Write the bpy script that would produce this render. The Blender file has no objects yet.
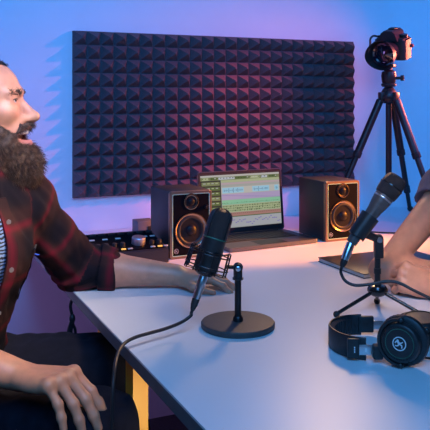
import bpy, bmesh, math, random
import numpy as np
from mathutils import Vector, Matrix, Quaternion
random.seed(7)
PI = math.pi
A = math.radians(24.3)          # the camera is turned this much from the wall's normal
CA, SA = math.cos(A), math.sin(A)
EYE, TOP = 1.225, 0.74          # camera height, table top height
F = 719.0                       # focal length in pixels of a 430 px frame
HORIZON = 100.0
scn = bpy.context.scene
col = scn.collection

def cam(X, Z, z):               # right of / in front of the camera, height -> room coordinates (x along the wall, y towards it)
    return Vector((X*CA + Z*SA, -X*SA + Z*CA, z))
def cw(px, py, d):              # the point seen at a pixel at a distance
    return cam((px-215)/F*d, d, EYE-(py-HORIZON)/F*d)
def tp(px, py, h=0.0):          # the point of the table top seen at a pixel
    d = F*(EYE-TOP-h)/(py-HORIZON)
    return cam((px-215)/F*d, d, TOP+h)

# ------------------------------------------------------------------ camera, world, lights, exposure
cd = bpy.data.cameras.new('camera'); co = bpy.data.objects.new('camera', cd); col.objects.link(co)
co.location = (0, 0, EYE); co.rotation_euler = (PI/2, 0, -A)
cd.sensor_width = 36; cd.lens = F/430*36; cd.shift_y = -115/430; cd.clip_start = .05
scn.camera = co
scn.view_settings.view_transform = 'Standard'; scn.view_settings.look = 'None'
scn.view_settings.gamma = 1; scn.view_settings.use_curve_mapping = False
scn.view_settings.exposure = 0.0
w = bpy.data.worlds.new('world'); scn.world = w; w.use_nodes = True
w.node_tree.nodes['Background'].inputs[0].default_value = (.05, .07, .2, 1)
w.node_tree.nodes['Background'].inputs[1].default_value = .3

def area(name, loc, aim, size, power, color, spread=180, size_y=None):
    l = bpy.data.lights.new(name, 'AREA'); o = bpy.data.objects.new(name, l); col.objects.link(o)
    l.energy = power; l.color = color; l.size = size; l.spread = math.radians(spread)
    if size_y: l.shape = 'RECTANGLE'; l.size_y = size_y
    o.location = loc; o.rotation_euler = (Vector(aim)-Vector(loc)).to_track_quat('-Z', 'Y').to_euler()
    return o
def spot(name, loc, aim, power, color, angle, blend=.6, radius=.05):
    l = bpy.data.lights.new(name, 'SPOT'); o = bpy.data.objects.new(name, l); col.objects.link(o)
    l.energy = power; l.color = color; l.spot_size = math.radians(angle); l.spot_blend = blend; l.shadow_soft_size = radius
    o.location = loc; o.rotation_euler = (Vector(aim)-Vector(loc)).to_track_quat('-Z', 'Y').to_euler()
    return o
BLUE = (.03, .29, 1.0)
area('blue_wash_left', (.35, 1.25, 1.85), (.35, 2.62, 1.45), .7, 6.6, BLUE, 115)
area('blue_wash_middle', (1.5, 1.25, 1.9), (1.5, 2.62, 1.5), .7, 2.8, BLUE, 115)
area('blue_wash_right', (2.7, 1.25, 1.9), (2.6, 2.62, 1.35), .7, 9.8, BLUE, 125)
spot('pink_spot', (3.1, 1.35, 2.15), (.97, 2.6, .94), 165, (1.0, .08, .10), 37, 1.0, .03)
spot('foam_spot', (2.1, .9, 2.3), (1.25, 2.57, 1.10), 400, (1.0, .13, .18), 17, 1.0, .05)
spot('orange_spot', (2.9, 1.5, 1.4), (1.30, 2.05, .79), 700, (1.0, .31, .03), 18.5, .5, .06)
area('red_rim_light', (3.1, 2.52, 1.5), (1.87, 2.34, 1.32), .2, 1.2, (1.0, .20, .12), 26)
area('hair_light', (1.6, 2.42, 1.75), (.30, 1.15, .74), .22, 3.0, (1.0, .58, .26), 100)
area('key_softbox', cam(.40, .7, 2.1), cam(-.55, 1.47, 1.0), .4, 2.9, (1.0, .74, .52), 34)
area('hand_light', cam(.35, .7, 2.1), cam(.55, 1.80, .79), .2, .26, (1.0, .68, .52), 17)
area('blue_fill', cam(.1, -.3, 2.3), (.75, 1.2, .74), 1.0, 19, (.10, .42, 1.0), 120)
area('added_leg_light', cam(.12, .95, .40), cam(-.15, 1.45, .62), .12, .13, (1.0, .8, .6), 30)  # unseen light added under the table to brighten the yellow leg, no lamp there
area('violet_side_light', cam(-1.7, 1.3, .9), cam(-.45, 2.6, .45), .5, 2.0, (.5, .30, 1.0), 80)

# ------------------------------------------------------------------ materials
MATS = {}
def mat(name, c, rough=.5, metal=0.0, spec=.5, noise=0.0, scale=40, bump=0.0, emit=0.0, coat=0.0, sss=0.0, bscale=None):
    if name in MATS: return MATS[name]
    m = bpy.data.materials.new(name); m.use_nodes = True; MATS[name] = m
    nt = m.node_tree; b = nt.nodes['Principled BSDF']
    b.inputs['Base Color'].default_value = (*c, 1); b.inputs['Roughness'].default_value = rough
    b.inputs['Metallic'].default_value = metal; b.inputs['Specular IOR Level'].default_value = spec
    if coat: b.inputs['Coat Weight'].default_value = coat; b.inputs['Coat Roughness'].default_value = .15
    if sss:
        b.inputs['Subsurface Weight'].default_value = sss; b.inputs['Subsurface Radius'].default_value = (.012, .004, .002)
        b.inputs['Subsurface Scale'].default_value = .6
    if emit:
        b.inputs['Emission Color'].default_value = (*c, 1); b.inputs['Emission Strength'].default_value = emit
    if emit and name.startswith('screen'): b.inputs['Specular IOR Level'].default_value = .08; b.inputs['Base Color'].default_value = (.01, .01, .012, 1)
    tc = nt.nodes.new('ShaderNodeTexCoord')
    if noise:
        n = nt.nodes.new('ShaderNodeTexNoise'); n.inputs['Scale'].default_value = scale; n.inputs['Detail'].default_value = 5
        nt.links.new(tc.outputs['Object'], n.inputs['Vector'])
        r = nt.nodes.new('ShaderNodeValToRGB')
        r.color_ramp.elements[0].position = .3; r.color_ramp.elements[1].position = .7
        r.color_ramp.elements[0].color = (*[max(0, v*(1-noise)) for v in c], 1)
        r.color_ramp.elements[1].color = (*[min(1, v*(1+noise)) for v in c], 1)
        nt.links.new(n.outputs['Fac'], r.inputs[0]); nt.links.new(r.outputs[0], b.inputs['Base Color'])
    if bump:
        n2 = nt.nodes.new('ShaderNodeTexNoise'); n2.inputs['Scale'].default_value = bscale or scale*3; n2.inputs['Detail'].default_value = 4
        nt.links.new(tc.outputs['Object'], n2.inputs['Vector'])
        bp = nt.nodes.new('ShaderNodeBump'); bp.inputs['Strength'].default_value = bump; bp.inputs['Distance'].default_value = .002
        nt.links.new(n2.outputs['Fac'], bp.inputs['Height']); nt.links.new(bp.outputs[0], b.inputs['Normal'])
    return m
WALL = mat('wall_paint', (.78, .78, .80), .75, noise=.02, scale=6, bump=.08, bscale=120)
DARKW = mat('dark_grey_wall_paint', (.3, .3, .33), .8, noise=.03, scale=6)
CEIL = mat('ceiling_paint', (.16, .16, .18), .9, noise=.03, scale=5)
FLOOR = mat('grey_carpet', (.06, .06, .065), .95, noise=.3, scale=150, bump=.5)
FOAM = mat('charcoal_foam', (.10, .078, .086), .9, noise=.2, scale=300, bump=.4, bscale=900)
TABLE = mat('white_laminate', (.74, .75, .78), .38, noise=.015, scale=3, bump=.02, bscale=200)
EDGE = mat('grey_table_edge', (.13, .13, .15), .5, noise=.1, scale=30)
YELLOW = mat('yellow_painted_wood', (.75, .36, .02), .5, noise=.05, scale=15)
BLK = mat('black_plastic', (.018, .018, .02), .42, noise=.2, scale=90, bump=.05)
BLKV = mat('black_vinyl_wrap', (.02, .018, .022), .5, noise=.2, scale=200, bump=.12, bscale=500)
GLOSS = mat('gloss_black_plastic', (.012, .012, .014), .2, spec=.6)
SATIN = mat('satin_black_metal', (.03, .03, .034), .35, metal=.7)
BAFFLE = mat('brushed_black_baffle', (.004, .004, .006), .6, spec=.04, noise=.2, scale=120)
TRIM = mat('bezel_trim', (.30, .19, .12), .35, metal=.7)
GREENLINE = mat('pale_green_trim', (.35, .6, .42), .35, noise=.05)
CONE = mat('woofer_paper', (.009, .008, .010), .45, spec=.2, noise=.15, scale=200, bump=.05)
RUBBER = mat('soft_rubber', (.014, .014, .016), .6, noise=.1)
RING = mat('polished_dark_ring', (.30, .22, .16), .25, metal=1.0)
STEEL = mat('brushed_steel', (.62, .62, .64), .28, metal=1.0, noise=.05, scale=80)
SILVER = mat('silver_aluminium', (.55, .54, .57), .38, metal=.9, noise=.04, scale=60)
LAPTOP = mat('space_grey_aluminium', (.16, .16, .18), .4, metal=.85, noise=.04, scale=60)
KEY = mat('laptop_key', (.012, .012, .014), .5)
WHITE = mat('white_print', (.75, .76, .78), .5)
GREY = mat('grey_print', (.35, .36, .4), .5)
CORD = mat('black_cable_rubber', (.012, .012, .015), .45)
LEATHER = mat('black_leatherette', (.016, .016, .019), .45, noise=.2, scale=120, bump=.15, bscale=350)
MESHW = mat('wire_mesh', (.05, .05, .055), .45, metal=.8, bump=.9, bscale=1400)
NOTE = mat('dark_notebook_cover', (.03, .022, .024), .4, noise=.15, scale=60)
PAPER = mat('paper_block', (.5, .48, .46), .8)
GLASS = mat('coated_lens_glass', (.01, .008, .02), .05, spec=.9, coat=1.0)
CAMB = mat('camera_body_rubber', (.02, .019, .02), .5, noise=.2, scale=150, bump=.2, bscale=500)
RED = mat('red_plastic', (.5, .03, .03), .4)
LEDG = mat('green_ring', (.03, .13, .085), .4)

# ------------------------------------------------------------------ geometry helpers
def frame(axis, up=(0, 0, 1)):   # rotation whose z is the axis
    z = Vector(axis).normalized(); u = Vector(up)
    if abs(z.dot(u.normalized())) > .98: u = Vector((1, 0, 0))
    x = u.cross(z).normalized(); y = z.cross(x)
    return Matrix((x, y, z)).transposed().to_4x4()
class MB:
    def __init__(s): s.bm = bmesh.new()
    def quadgrid(s, rings, mi=0, closed=True, caps=(False, False)):
        vs = [[s.bm.verts.new(p) for p in r] for r in rings]
        n = len(rings[0])
        for a, b in zip(vs, vs[1:]):
            for i in range(n if closed else n-1):
                j = (i+1) % n
                try: s.bm.faces.new((a[i], a[j], b[j], b[i])).material_index = mi
                except ValueError: pass
        if caps[0]: s.bm.faces.new(vs[0][::-1]).material_index = mi
        if caps[1]: s.bm.faces.new(vs[-1]).material_index = mi
        return s
    def box(s, lo, hi, mi=0, bev=0.0, M=None, seg=2):
        lo, hi = Vector(lo), Vector(hi); c = (lo+hi)/2; d = hi-lo
        t = bmesh.new(); bmesh.ops.create_cube(t, size=1)
        for v in t.verts: v.co = Vector((v.co.x*d.x, v.co.y*d.y, v.co.z*d.z)) + c
        if bev: bmesh.ops.bevel(t, geom=t.edges[:], offset=bev, segments=seg, profile=.5, affect='EDGES')
        return s.add(t, mi, M)
    def add(s, t, mi=0, M=None):
        if M is not None: bmesh.ops.transform(t, matrix=M, verts=t.verts[:])
        mp = {v: s.bm.verts.new(v.co) for v in t.verts}
        for f in t.faces:
            try: s.bm.faces.new([mp[v] for v in f.verts]).material_index = mi
            except ValueError: pass
        t.free(); return s
    def lathe(s, prof, M=None, n=32, mi=0, caps=(False, False)):   # prof: (radius, height) along z
        M = M or Matrix()
        rings = [[M @ Vector((r*math.cos(2*PI*i/n), r*math.sin(2*PI*i/n), h)) for i in range(n)] for r, h in prof]
        return s.quadgrid(rings, mi, True, caps)
    def rod(s, a, b, r, r2=None, n=16, mi=0):
        a, b = Vector(a), Vector(b); r2 = r if r2 is None else r2
        M = Matrix.Translation(a) @ frame(b-a); L = (b-a).length; e = min(r, r2)*.15
        return s.lathe([(r-e, 0), (r, e), (r2, L-e), (r2-e, L)], M, n, mi, (True, True))
    def tube(s, pts, r, n=10, mi=0, closed=False):
        pts = [Vector(p) for p in pts]; rings = []; k = len(pts); prev = None
        for i, p in enumerate(pts):
            if closed: t = pts[(i+1) % k]-pts[i-1]
            else: t = pts[min(i+1, k-1)]-pts[max(i-1, 0)]
            t.normalize()
            if prev is None:
                x = t.orthogonal().normalized()
            else:
                x = (prev-t*prev.dot(t)).normalized()
            prev = x; y = t.cross(x); rr = r[i] if isinstance(r, (list, tuple)) else r
            rings.append([p+x*rr*math.cos(2*PI*j/n)+y*rr*math.sin(2*PI*j/n) for j in range(n)])
        if closed:
            rings.append(rings[0])
            s.quadgrid(rings, mi, True)
            bmesh.ops.remove_doubles(s.bm, verts=s.bm.verts[:], dist=1e-6); return s
        return s.quadgrid(rings, mi, True, (True, True))
    def ball(s, c, r, mi=0, sc=(1, 1, 1), M=None, n=16):
        t = bmesh.new(); bmesh.ops.create_uvsphere(t, u_segments=n, v_segments=max(8, n*2//3), radius=r)
        for v in t.verts: v.co = Vector((v.co.x*sc[0], v.co.y*sc[1], v.co.z*sc[2]))
        return s.add(t, mi, Matrix.Translation(Vector(c)) @ (M or Matrix()))
    def prism(s, poly, h0, h1, M=None, mi=0):                       # polygon in local xy, extruded along z
        M = M or Matrix()
        a = [s.bm.verts.new(M @ Vector((x, y, h0))) for x, y in poly]; b = [s.bm.verts.new(M @ Vector((x, y, h1))) for x, y in poly]
        n = len(poly)
        for i in range(n): s.bm.faces.new((a[i], a[(i+1) % n], b[(i+1) % n], b[i])).material_index = mi
        s.bm.faces.new(a[::-1]).material_index = mi; s.bm.faces.new(b).material_index = mi
        return s
    def build(s, name, mats, parent=None, loc=(0, 0, 0), rotz=0, smooth=35):
        bmesh.ops.recalc_face_normals(s.bm, faces=s.bm.faces[:])
        me = bpy.data.meshes.new(name); s.bm.to_mesh(me); s.bm.free()
        for m in (mats if isinstance(mats, (list, tuple)) else [mats]): me.materials.append(m)
        if smooth:
            for p in me.polygons: p.use_smooth = True
            me.set_sharp_from_angle(angle=math.radians(smooth))
        o = bpy.data.objects.new(name, me); col.objects.link(o); o.location = loc; o.rotation_euler = (0, 0, rotz)
        if parent: o.parent = parent
        return o
def catmull(pts, k=8):
    pts = [Vector(p) for p in pts]; out = []
    for i in range(len(pts)-1):
        p0, p1, p2, p3 = pts[max(i-1, 0)], pts[i], pts[i+1], pts[min(i+2, len(pts)-1)]
        for j in range(k):
            t = j/k
            out.append(.5*((2*p1)+(-p0+p2)*t+(2*p0-5*p1+4*p2-p3)*t*t+(-p0+3*p1-3*p2+p3)*t**3))
    return out+[pts[-1]]
def rrect(wd, ht, r, n=6, cx=0, cy=0):
    out = []
    for sx, sy, a0 in ((1, 1, 0), (-1, 1, 90), (-1, -1, 180), (1, -1, 270)):
        for i in range(n+1):
            a = math.radians(a0+90*i/n); out.append((cx+sx*(wd/2-r)+r*math.cos(a), cy+sy*(ht/2-r)+r*math.sin(a)))
    return out
def tag(o, label, cat, group=None):
    o['label'] = label; o['category'] = cat
    if group: o['group'] = group
    return o
def thing(name, label, cat, loc=(0, 0, 0), rotz=0, group=None):
    o = bpy.data.objects.new(name, None); col.objects.link(o); o.empty_display_size = .05
    o.location = loc; o.rotation_euler = (0, 0, rotz)
    return tag(o, label, cat, group)
def struct(o): o['kind'] = 'structure'; return o
def figure_strokes(M, r, w, mi=0, mb=None):      # little running figure in a ring, as printed on the gear
    mb = mb or MB()
    def st(a, b, ww):
        a, b = Vector((a[0]*r, a[1]*r, 0)), Vector((b[0]*r, b[1]*r, 0)); d = (b-a).normalized(); q = Vector((-d.y, d.x, 0))*ww*r
        mb.prism([(p.x, p.y) for p in (a-q, b-q, b+q, a+q)], 0, w, M, mi)
    n = 40
    o = [(r*math.cos(2*PI*i/n), r*math.sin(2*PI*i/n)) for i in range(n)]; k = .86
    for i in range(n):
        j = (i+1) % n; a, b = o[i], o[j]
        mb.prism([a, b, (b[0]*k, b[1]*k), (a[0]*k, a[1]*k)], 0, w, M, mi)
    mb.prism([(-.25*r+.17*r*math.cos(t*PI/6), .42*r+.17*r*math.sin(t*PI/6)) for t in range(12)], 0, w, M, mi)
    for a, b, ww in (((-.2, .3), (.02, -.1), .16), ((-.55, .28), (-.15, .2), .08), ((-.55, .28), (-.6, .02), .07), ((-.1, .15), (.28, .12), .08),
                     ((.28, .12), (.5, .3), .07), ((.0, -.05), (.38, -.2), .09), ((.38, -.2), (.36, -.6), .08), ((-.02, -.08), (-.3, -.35), .09), ((-.3, -.35), (-.62, -.3), .08)):
        st(a, b, ww)
    return mb

# ------------------------------------------------------------------ the room
X0, X1, Y0, Y1, HT = -2.6, 4.6, -2.6, 2.62, 2.75
struct(MB().box((X0-.1, Y0-.1, -.1), (X1+.1, Y1+.1, 0)).build('floor', FLOOR, smooth=0))
struct(MB().box((X0-.1, Y0-.1, HT), (X1+.1, Y1+.1, HT+.1)).build('ceiling', CEIL, smooth=0))
struct(MB().box((X0-.1, Y1, 0), (X1+.1, Y1+.1, HT)).build('wall_back', WALL, smooth=0))
struct(MB().box((X0-.1, Y0-.1, 0), (X1+.1, Y0, HT)).build('wall_front', DARKW, smooth=0))
struct(MB().box((X0-.1, Y0, 0), (X0, Y1, HT)).build('wall_left', DARKW, smooth=0))
struct(MB().box((X1, Y0, 0), (X1+.1, Y1, HT)).build('wall_right', DARKW, smooth=0))

# ------------------------------------------------------------------ foam panel
fx0, fx1, fz1 = .608, 1.836, EYE+69*2.64/F
fz0 = fz1-.612
mb = MB(); nx, nz = 24, 12; dx, dz = (fx1-fx0)/nx, (fz1-fz0)/nz; yb, yf, yt = Y1-.001, Y1-.016, Y1-.060
mb.box((fx0, yf, fz0), (fx1, yb, fz1))
for i in range(nx):
    for j in range(nz):
        xa, xb, za, zb = fx0+i*dx, fx0+(i+1)*dx, fz0+j*dz, fz0+(j+1)*dz; g = .0008
        c = [(xa+g, yf-.0002, za+g), (xb-g, yf-.0002, za+g), (xb-g, yf-.0002, zb-g), (xa+g, yf-.0002, zb-g)]
        cx, cz = (xa+xb)/2, (za+zb)/2; q = .0022
        t = [(cx-q, yt, cz-q), (cx+q, yt, cz-q), (cx+q, yt, cz+q), (cx-q, yt, cz+q)]
        mb.quadgrid([c, t], 0, True, (True, True))
tag(mb.build('acoustic_foam_panel', FOAM, smooth=0), 'large charcoal acoustic foam panel of small pyramids on the back wall', 'foam panel')

# ------------------------------------------------------------------ table
TX0, TX1, TY0, TY1, TH = .423, 1.95, .45, Y1-.004, .028
tb = thing('conference_table', 'large white table with yellow legs that everything stands on', 'table', ((TX0+TX1)/2, (TY0+TY1)/2, 0))
ox, oy = tb.location.x, tb.location.y
TX1 = 2.75
ELL = [(TX0-ox, TY0-oy), (1.45-ox, TY0-oy), (1.45-ox, 1.74-oy), (TX1-ox, 1.74-oy), (TX1-ox, TY1-oy), (TX0-ox, TY1-oy)]   # the back part runs on behind the seated person
MB().prism(ELL, TOP-TH, TOP-.004).build('table_core', EDGE, tb)['label'] = 'dark grey table edge'
MB().prism(ELL, TOP-.004, TOP).build('tabletop', TABLE, tb, smooth=0)['label'] = 'white laminate table surface'
for (lx, ly, sx) in ((.459, 1.405, 1), (.60, 2.15, 1), (1.36, .55, -1), (2.6, 2.5, -1), (2.6, 1.86, -1)):
    M = Matrix.Translation((lx-ox, ly-oy, 0))
    MB().prism([(-.016, -.025), (.016, -.025), (.016, .025), (-.016, .025)], 0, TOP-TH, M).build('leg', YELLOW, tb, smooth=0)['label'] = 'yellow wooden table leg'

# ------------------------------------------------------------------ studio monitors
def speaker(x, y, label, knob):
    W, D, H = .140, .178, .206
    t = thing('studio_monitor', label, 'speaker', (x+W/2, y, TOP), 0, 'studio monitors on the table')
    MB().box((-W/2, .012, .003), (W/2, D, H), bev=.004).build('cabinet', BLKV, t)
    R = Matrix.Translation((0, 0, H/2)) @ Matrix.Rotation(PI/2, 4, 'X')
    mb = MB(); rings = []
    for (ww, hh, rr, z) in ((W, H, .008, -.012), (W, H, .008, -.003), (W-.003, H-.003, .008, .0), (W-.016, H-.016, .005, .0005)):
        rings.append([R @ Vector((px_, py_, z)) for px_, py_ in rrect(ww, hh, rr)])
    mb.quadgrid(rings, 0, True).build('bezel', TRIM, t)
    MB().quadgrid([[R @ Vector((a, b, .0006)) for a, b in rrect(W-.016, H-.016, .005)], [R @ Vector((a, b, .0012)) for a, b in rrect(W-.017, H-.017, .0045)],
                   [R @ Vector((a, b, .0006)) for a, b in rrect(W-.0205, H-.0205, .003)]], 0, True).build('trim_line', GREENLINE, t)['label'] = 'thin pale green line around the front'
    MB().prism(rrect(W-.0204, H-.0204, .003), -.01, .0004, R).build('baffle', BAFFLE, t)
    for nm, cz, ro, dp in (('woofer', .085, .055, .018), ('tweeter', .173, .0255, .007)):
        C = Matrix.Translation((0, 0, cz)) @ Matrix.Rotation(PI/2, 4, 'X')
        k = MB().lathe([(ro, .0004), (ro-.001, .003), (ro-.004, .0035), (ro-.008 if nm == 'woofer' else ro-.005, -.0005+.002), (ro-.011 if nm == 'woofer' else ro-.008, .0008)], C, 48).build(nm, RING, t)
        k['label'] = 'polished ring of the '+nm
        if nm == 'woofer':
            MB().lathe([(.0455, .0008), (.043, .0042), (.040, .0045), (.037, .001), (.036, .0006)], C, 48).build('surround', RUBBER, k)
            MB().lathe([(.0365, .0006), (.017, .0006+.0002), (.0165, .0012)], C, 48).build('cone', CONE, k)
            MB().lathe([(.0175, .0008), (.016, .004), (.012, .007), (.006, .009), (.0005, .0096)], C, 32, 0, (False, True)).build('dust_cap', CONE, k)
        else:
            MB().lathe([(.0178, .0008), (.0145, .0006), (.0112, .001), (.0108, .003), (.008, .0058), (.004, .0072), (.0004, .0077)], C, 32, 0, (False, True)).build('dome', CONE, k)
    if knob:
        C = Matrix.Translation((.05, 0, .155)) @ Matrix.Rotation(PI/2, 4, 'X')
        MB().lathe([(.0065, .0004), (.0062, .010), (.0055, .011), (.0003, .011)], C, 24).build('volume_knob', SATIN, t)
    figure_strokes(Matrix.Translation((-.049, 0, .024)) @ Matrix.Rotation(PI/2, 4, 'X') @ Matrix.Translation((0, 0, .0005)), .0075, .0004).build('logo', GREY, t, smooth=0)['label'] = 'round grey running figure logo'
    for sx in (-1, 1):
        for yy in (.03, D-.02): MB().lathe([(.008, 0), (.008, .003)], Matrix.Translation((sx*.055, yy, 0)), 16, 0, (True, True)).build('foot', RUBBER, t)
    return t
speaker(.772, 2.043, 'small black studio monitor with volume knob beside the left of the laptop', True)
speaker(1.352, 2.078, 'small black studio monitor with glowing orange edges right of the laptop', False)

# ------------------------------------------------------------------ laptop
fr = cam(.352, 2.44, TOP); yaw = math.radians(28)-A
lp = thing('laptop', 'open grey laptop showing colourful audio tracks between the two speakers', 'laptop', fr, yaw)
LW, LD, LH = .345, .215, .222     # local: x from -LW to 0, y from 0 (front) to LD
mb = MB().prism(rrect(LW, LD, .010, 6, -LW/2, LD/2), .002, .014); mb.build('base', LAPTOP, lp)
kb = MB().box((-LW+.03, .085, .0138), (-.03, LD-.022, .0146)).build('keyboard', KEY, lp)
for r in range(6):
    n = 14
    for c in range(n):
        a = -LW+.033+c*(LW-.066)/n; b = .088+r*.0178
        if r == 0 and 4 <= c <= 9:
            if c > 4: continue
            MB().box((a, b, .0145), (a+(LW-.066)/n*6-.002, b+.0155, .0160), bev=.0004, seg=1).build('key', KEY, kb); continue
        MB().box((a, b, .0145), (a+(LW-.066)/n-.002, b+.0155, .0160), bev=.0004, seg=1).build('key', KEY, kb)
MB().prism(rrect(.105, .068, .004, 4, -LW/2, .042), .0138, .0145).build('trackpad', SATIN, lp)
MB().rod((-LW+.03, LD-.006, .014), (-.03, LD-.006, .014), .005).build('hinge', KEY, lp)
for sx in (-LW+.02, -.02):
    for yy in (.02, LD-.02): MB().lathe([(.006, 0), (.006, .0025)], Matrix.Translation((sx, yy, 0)), 12, 0, (True, True)).build('foot', RUBBER, lp)
# lid: local frame x right, y up along the lid, z out of the screen
LM = Matrix.Translation((-LW, LD-.005, .0145)) @ Matrix.Rotation(PI/2-math.radians(6), 4, 'X')
lid = MB().prism(rrect(LW, LH, .010, 6, LW/2, LH/2), -.006, 0, LM).build('lid', LAPTOP, lp)
MB().prism(rrect(LW-.006, LH-.006, .008, 6, LW/2, LH/2), 0, .0008, LM).build('screen_bezel', GREY if False else KEY, lid)
SX, SY, SW, SH = .011, .022, LW-.022, LH-.036
scols = [(.42, .44, .41), (.22, .26, .12), (.55, .60, .66), (.50, .40, .62), (.36, .66, .84), (.10, .20, .36), (.30, .62, .40), (.05, .07, .03), (.46, .24, .20),
         (.46, .47, .50), (.25, .20, .55), (.03, .035, .03), (.56, .56, .52), (.55, .42, .46), (.46, .52, .30), (.10, .16, .05)]
smats = [mat('screen_colour_%d' % i, c, .4, emit=.7) for i, c in enumerate(scols)]
sb = MB()
def sr(u0, v0, u1, v1, c, z=0):   # rectangle in screen fractions, v from the top
    z0 = .0008+.00002*z
    pts = [(SX+u*SW, SY+(1-v)*SH) for u, v in ((u0, v0), (u1, v0), (u1, v1), (u0, v1))]
    sb.bm.faces.new([sb.bm.verts.new(LM @ Vector((x, y, z0))) for x, y in pts]).material_index = c
sr(0, 0, 1, 1, 0, 1)
sr(0, 0, 1, .035, 12, 2); sr(0, .035, 1, .10, 1, 2)
for a, b, c in ((.02, .10, 14), (.12, .2, 15), (.22, .42, 2), (.43, .60, 15), (.62, .74, 14), (.76, .84, 2), (.86, .97, 15)): sr(a, .045, b, .09, c, 3)
rr = random.Random(3)
for i in range(26): a = .02+.037*i; sr(a, .055, a+rr.uniform(.008, .022), .07, rr.choice((7, 12, 7)), 4)
sr(0, .10, .245, 1, 11, 2)
for i in range(9):
    v = .125+.094*i; sr(.012, v, .232, v+.07, 15 if i % 3 else 1, 3)
    for j in range(4): sr(.03+.05*j, v+.015, .06+.05*j, v+.035, 14 if (i+j) % 2 else 0, 4)
sr(.25, .10, 1, .145, 14, 2); sr(.25, .155, 1, .185, 13, 2); sr(.25, .19, 1, .225, 0, 2)
sr(.25, .235, 1, .36, 12, 2)
for a, b in ((.26, .53), (.64, .86), (.93, .985)):
    sr(a, .245, b, .35, 4, 3)
    n = int((b-a)*70)
    for i in range(n):
        h = abs(math.sin(i*.9)+.5*math.sin(i*2.3))*rr.uniform(.3, 1)*.028+.003
        u = a+.008+(b-a-.016)*i/n; sr(u, .30-h, u+.006, .30+h, 5, 4)
sr(.25, .365, 1, .475, 3, 2)
for i in range(12): a = .25+.0625*i; h = .09-.007*i; sr(a, .475-h, a+.0625, .475, 10 if False else 3, 3)
for i in range(30): a = .25+.025*i; sr(a, .385+.003*i, a+.025, .391+.003*i, 10, 4)
sr(.25, .48, 1, .565, 6, 2)
for i in range(40): a = .255+.0185*i; h = rr.uniform(.004, .02); sr(a, .545-h, a+.006, .545, 7, 3)
sr(.25, .57, 1, .71, 14, 2)
for k in range(3):
    for i in range(34): a = .255+.0218*i; sr(a, .585+.042*k, a+rr.uniform(.006, .016), .598+.042*k+rr.uniform(0, .018), 15 if (i+k) % 3 else 7, 3)
sr(.25, .715, 1, .785, 8, 2)
for i in range(30): a = .26+.0245*i; sr(a, .735, a+.012, .742, 7, 3)
sr(.25, .785, 1, .80, 15, 2); sr(.25, .80, 1, .985, 9, 2)
for i in range(32):
    a = .27+.0225*i; v = .90-.05*math.sin(i*.55)*math.cos(i*.21)-.02*(i % 3); sr(a, v, a+.02, v+.016, 10, 3)
scr = sb.build('screen', smats, lid, smooth=0); scr['label'] = 'lit screen with coloured audio tracks'

# ------------------------------------------------------------------ audio controller, small box, loose plug
ax0, ax1, ay0, ay1 = .485, .752, 2.0, 2.18
ac = thing('audio_controller', 'low dark audio controller with big silver knob behind the bearded man\'s arm', 'audio controller', ((ax0+ax1)/2, ay0, TOP))
hw = (ax1-ax0)/2; dp = ay1-ay0
mb = MB()
Mx = Matrix.Translation((-hw, 0, 0)) @ Matrix(((0, 0, 1, 0), (1, 0, 0, 0), (0, 1, 0, 0), (0, 0, 0, 1)))
mb.prism([(.004, .003), (dp, .003), (dp, .070), (dp-.01, .072), (.006, .046), (0, .042), (0, .007)], 0, 2*hw, Mx).build('housing', BLKV, ac)
sl = math.atan2(.026, dp-.016)
def top(x, t):   # point on the sloped top: x across, t from front 0..1
    return Matrix.Translation((x, .006+t*(dp-.016), .0465+t*.026)) @ Matrix.Rotation(sl, 4, 'X')
MB().box((-hw+.006, .008, 0), (hw-.006, dp-.022, .0015), M=Matrix.Translation((0, 0, .046)) @ Matrix.Rotation(sl, 4, 'X')).build('top_panel', BAFFLE, ac)
MB().lathe([(.021, .001), (.0205, .020), (.019, .022), (.017, .0225), (.0005, .0222)], top(.058, .30), 40).build('main_knob', SILVER, ac)['label'] = 'big silver volume knob'
for i, x in enumerate((-.12, -.095, -.07, -.045, -.02, .005, .095, .118)):
    MB().lathe([(.0075, .001), (.0068, .013), (.006, .014), (.0003, .014)], top(x, .22), 20).build('knob', RUBBER, ac)
BTN = mat('lit_amber_button', (.9, .5, .1), .4, emit=.8)
BTW = mat('pale_button', (.5, .52, .5), .5)
for i, x in enumerate((-.125, -.10, -.075, -.05, -.025, .0, .02, .09, .112, .13)):
    m = BTN if i in (4, 5, 8) else BTW
    b_ = MB().box((-.007, -.003, .001), (.007, .003, .005), bev=.001, M=top(x, .06)).build('button', m, ac)
    b_['label'] = 'lit amber push button' if m is BTN else 'pale push button'
for i, x in enumerate((-.11, -.07, -.03, .01, .095, .12)):
    MB().box((-.008, -.004, .001), (.008, .004, .004), bev=.001, M=top(x, .62)).build('switch', BTW, ac)
for i, x in enumerate((-.12, -.09, -.06, -.03, .0, .03, .06, .09, .12)):
    MB().box((-.009, -.006, .001), (.009, .006, .008), bev=.001, M=top(x, .83)).build('switch_block', KEY, ac)
for x in (-hw+.02, hw-.02):
    for y in (.02, dp-.02): MB().lathe([(.007, 0), (.007, .0035)], Matrix.Translation((x, y, 0)), 12, 0, (True, True)).build('foot', RUBBER, ac)
bx = thing('equipment_box', 'small plain grey box standing behind the silver knobbed controller', 'box', (.786, 2.33, TOP))
GBOX = mat('grey_box_plastic', (.10, .09, .115), .55, noise=.1)
MB().box((-.032, -.03, 0), (.032, .03, .078), bev=.003).build('box_body', GBOX, bx)
MB().box((.004, -.032, .045), (.020, -.0295, .060), bev=.001).build('box_badge', KEY, bx)
pl = cw(74.5, 241, 2.24)
pg = thing('cable_plug', 'small silver jack plug at the back left of the audio controller', 'plug', (pl.x, pl.y, TOP))
h = pl.z-TOP
MB().tube([(0, .10, .006), (0, .06, .03), (.0, .03, h-.004), (0.004, .015, h)], .0035).build('cord', CORD, pg)
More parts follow.
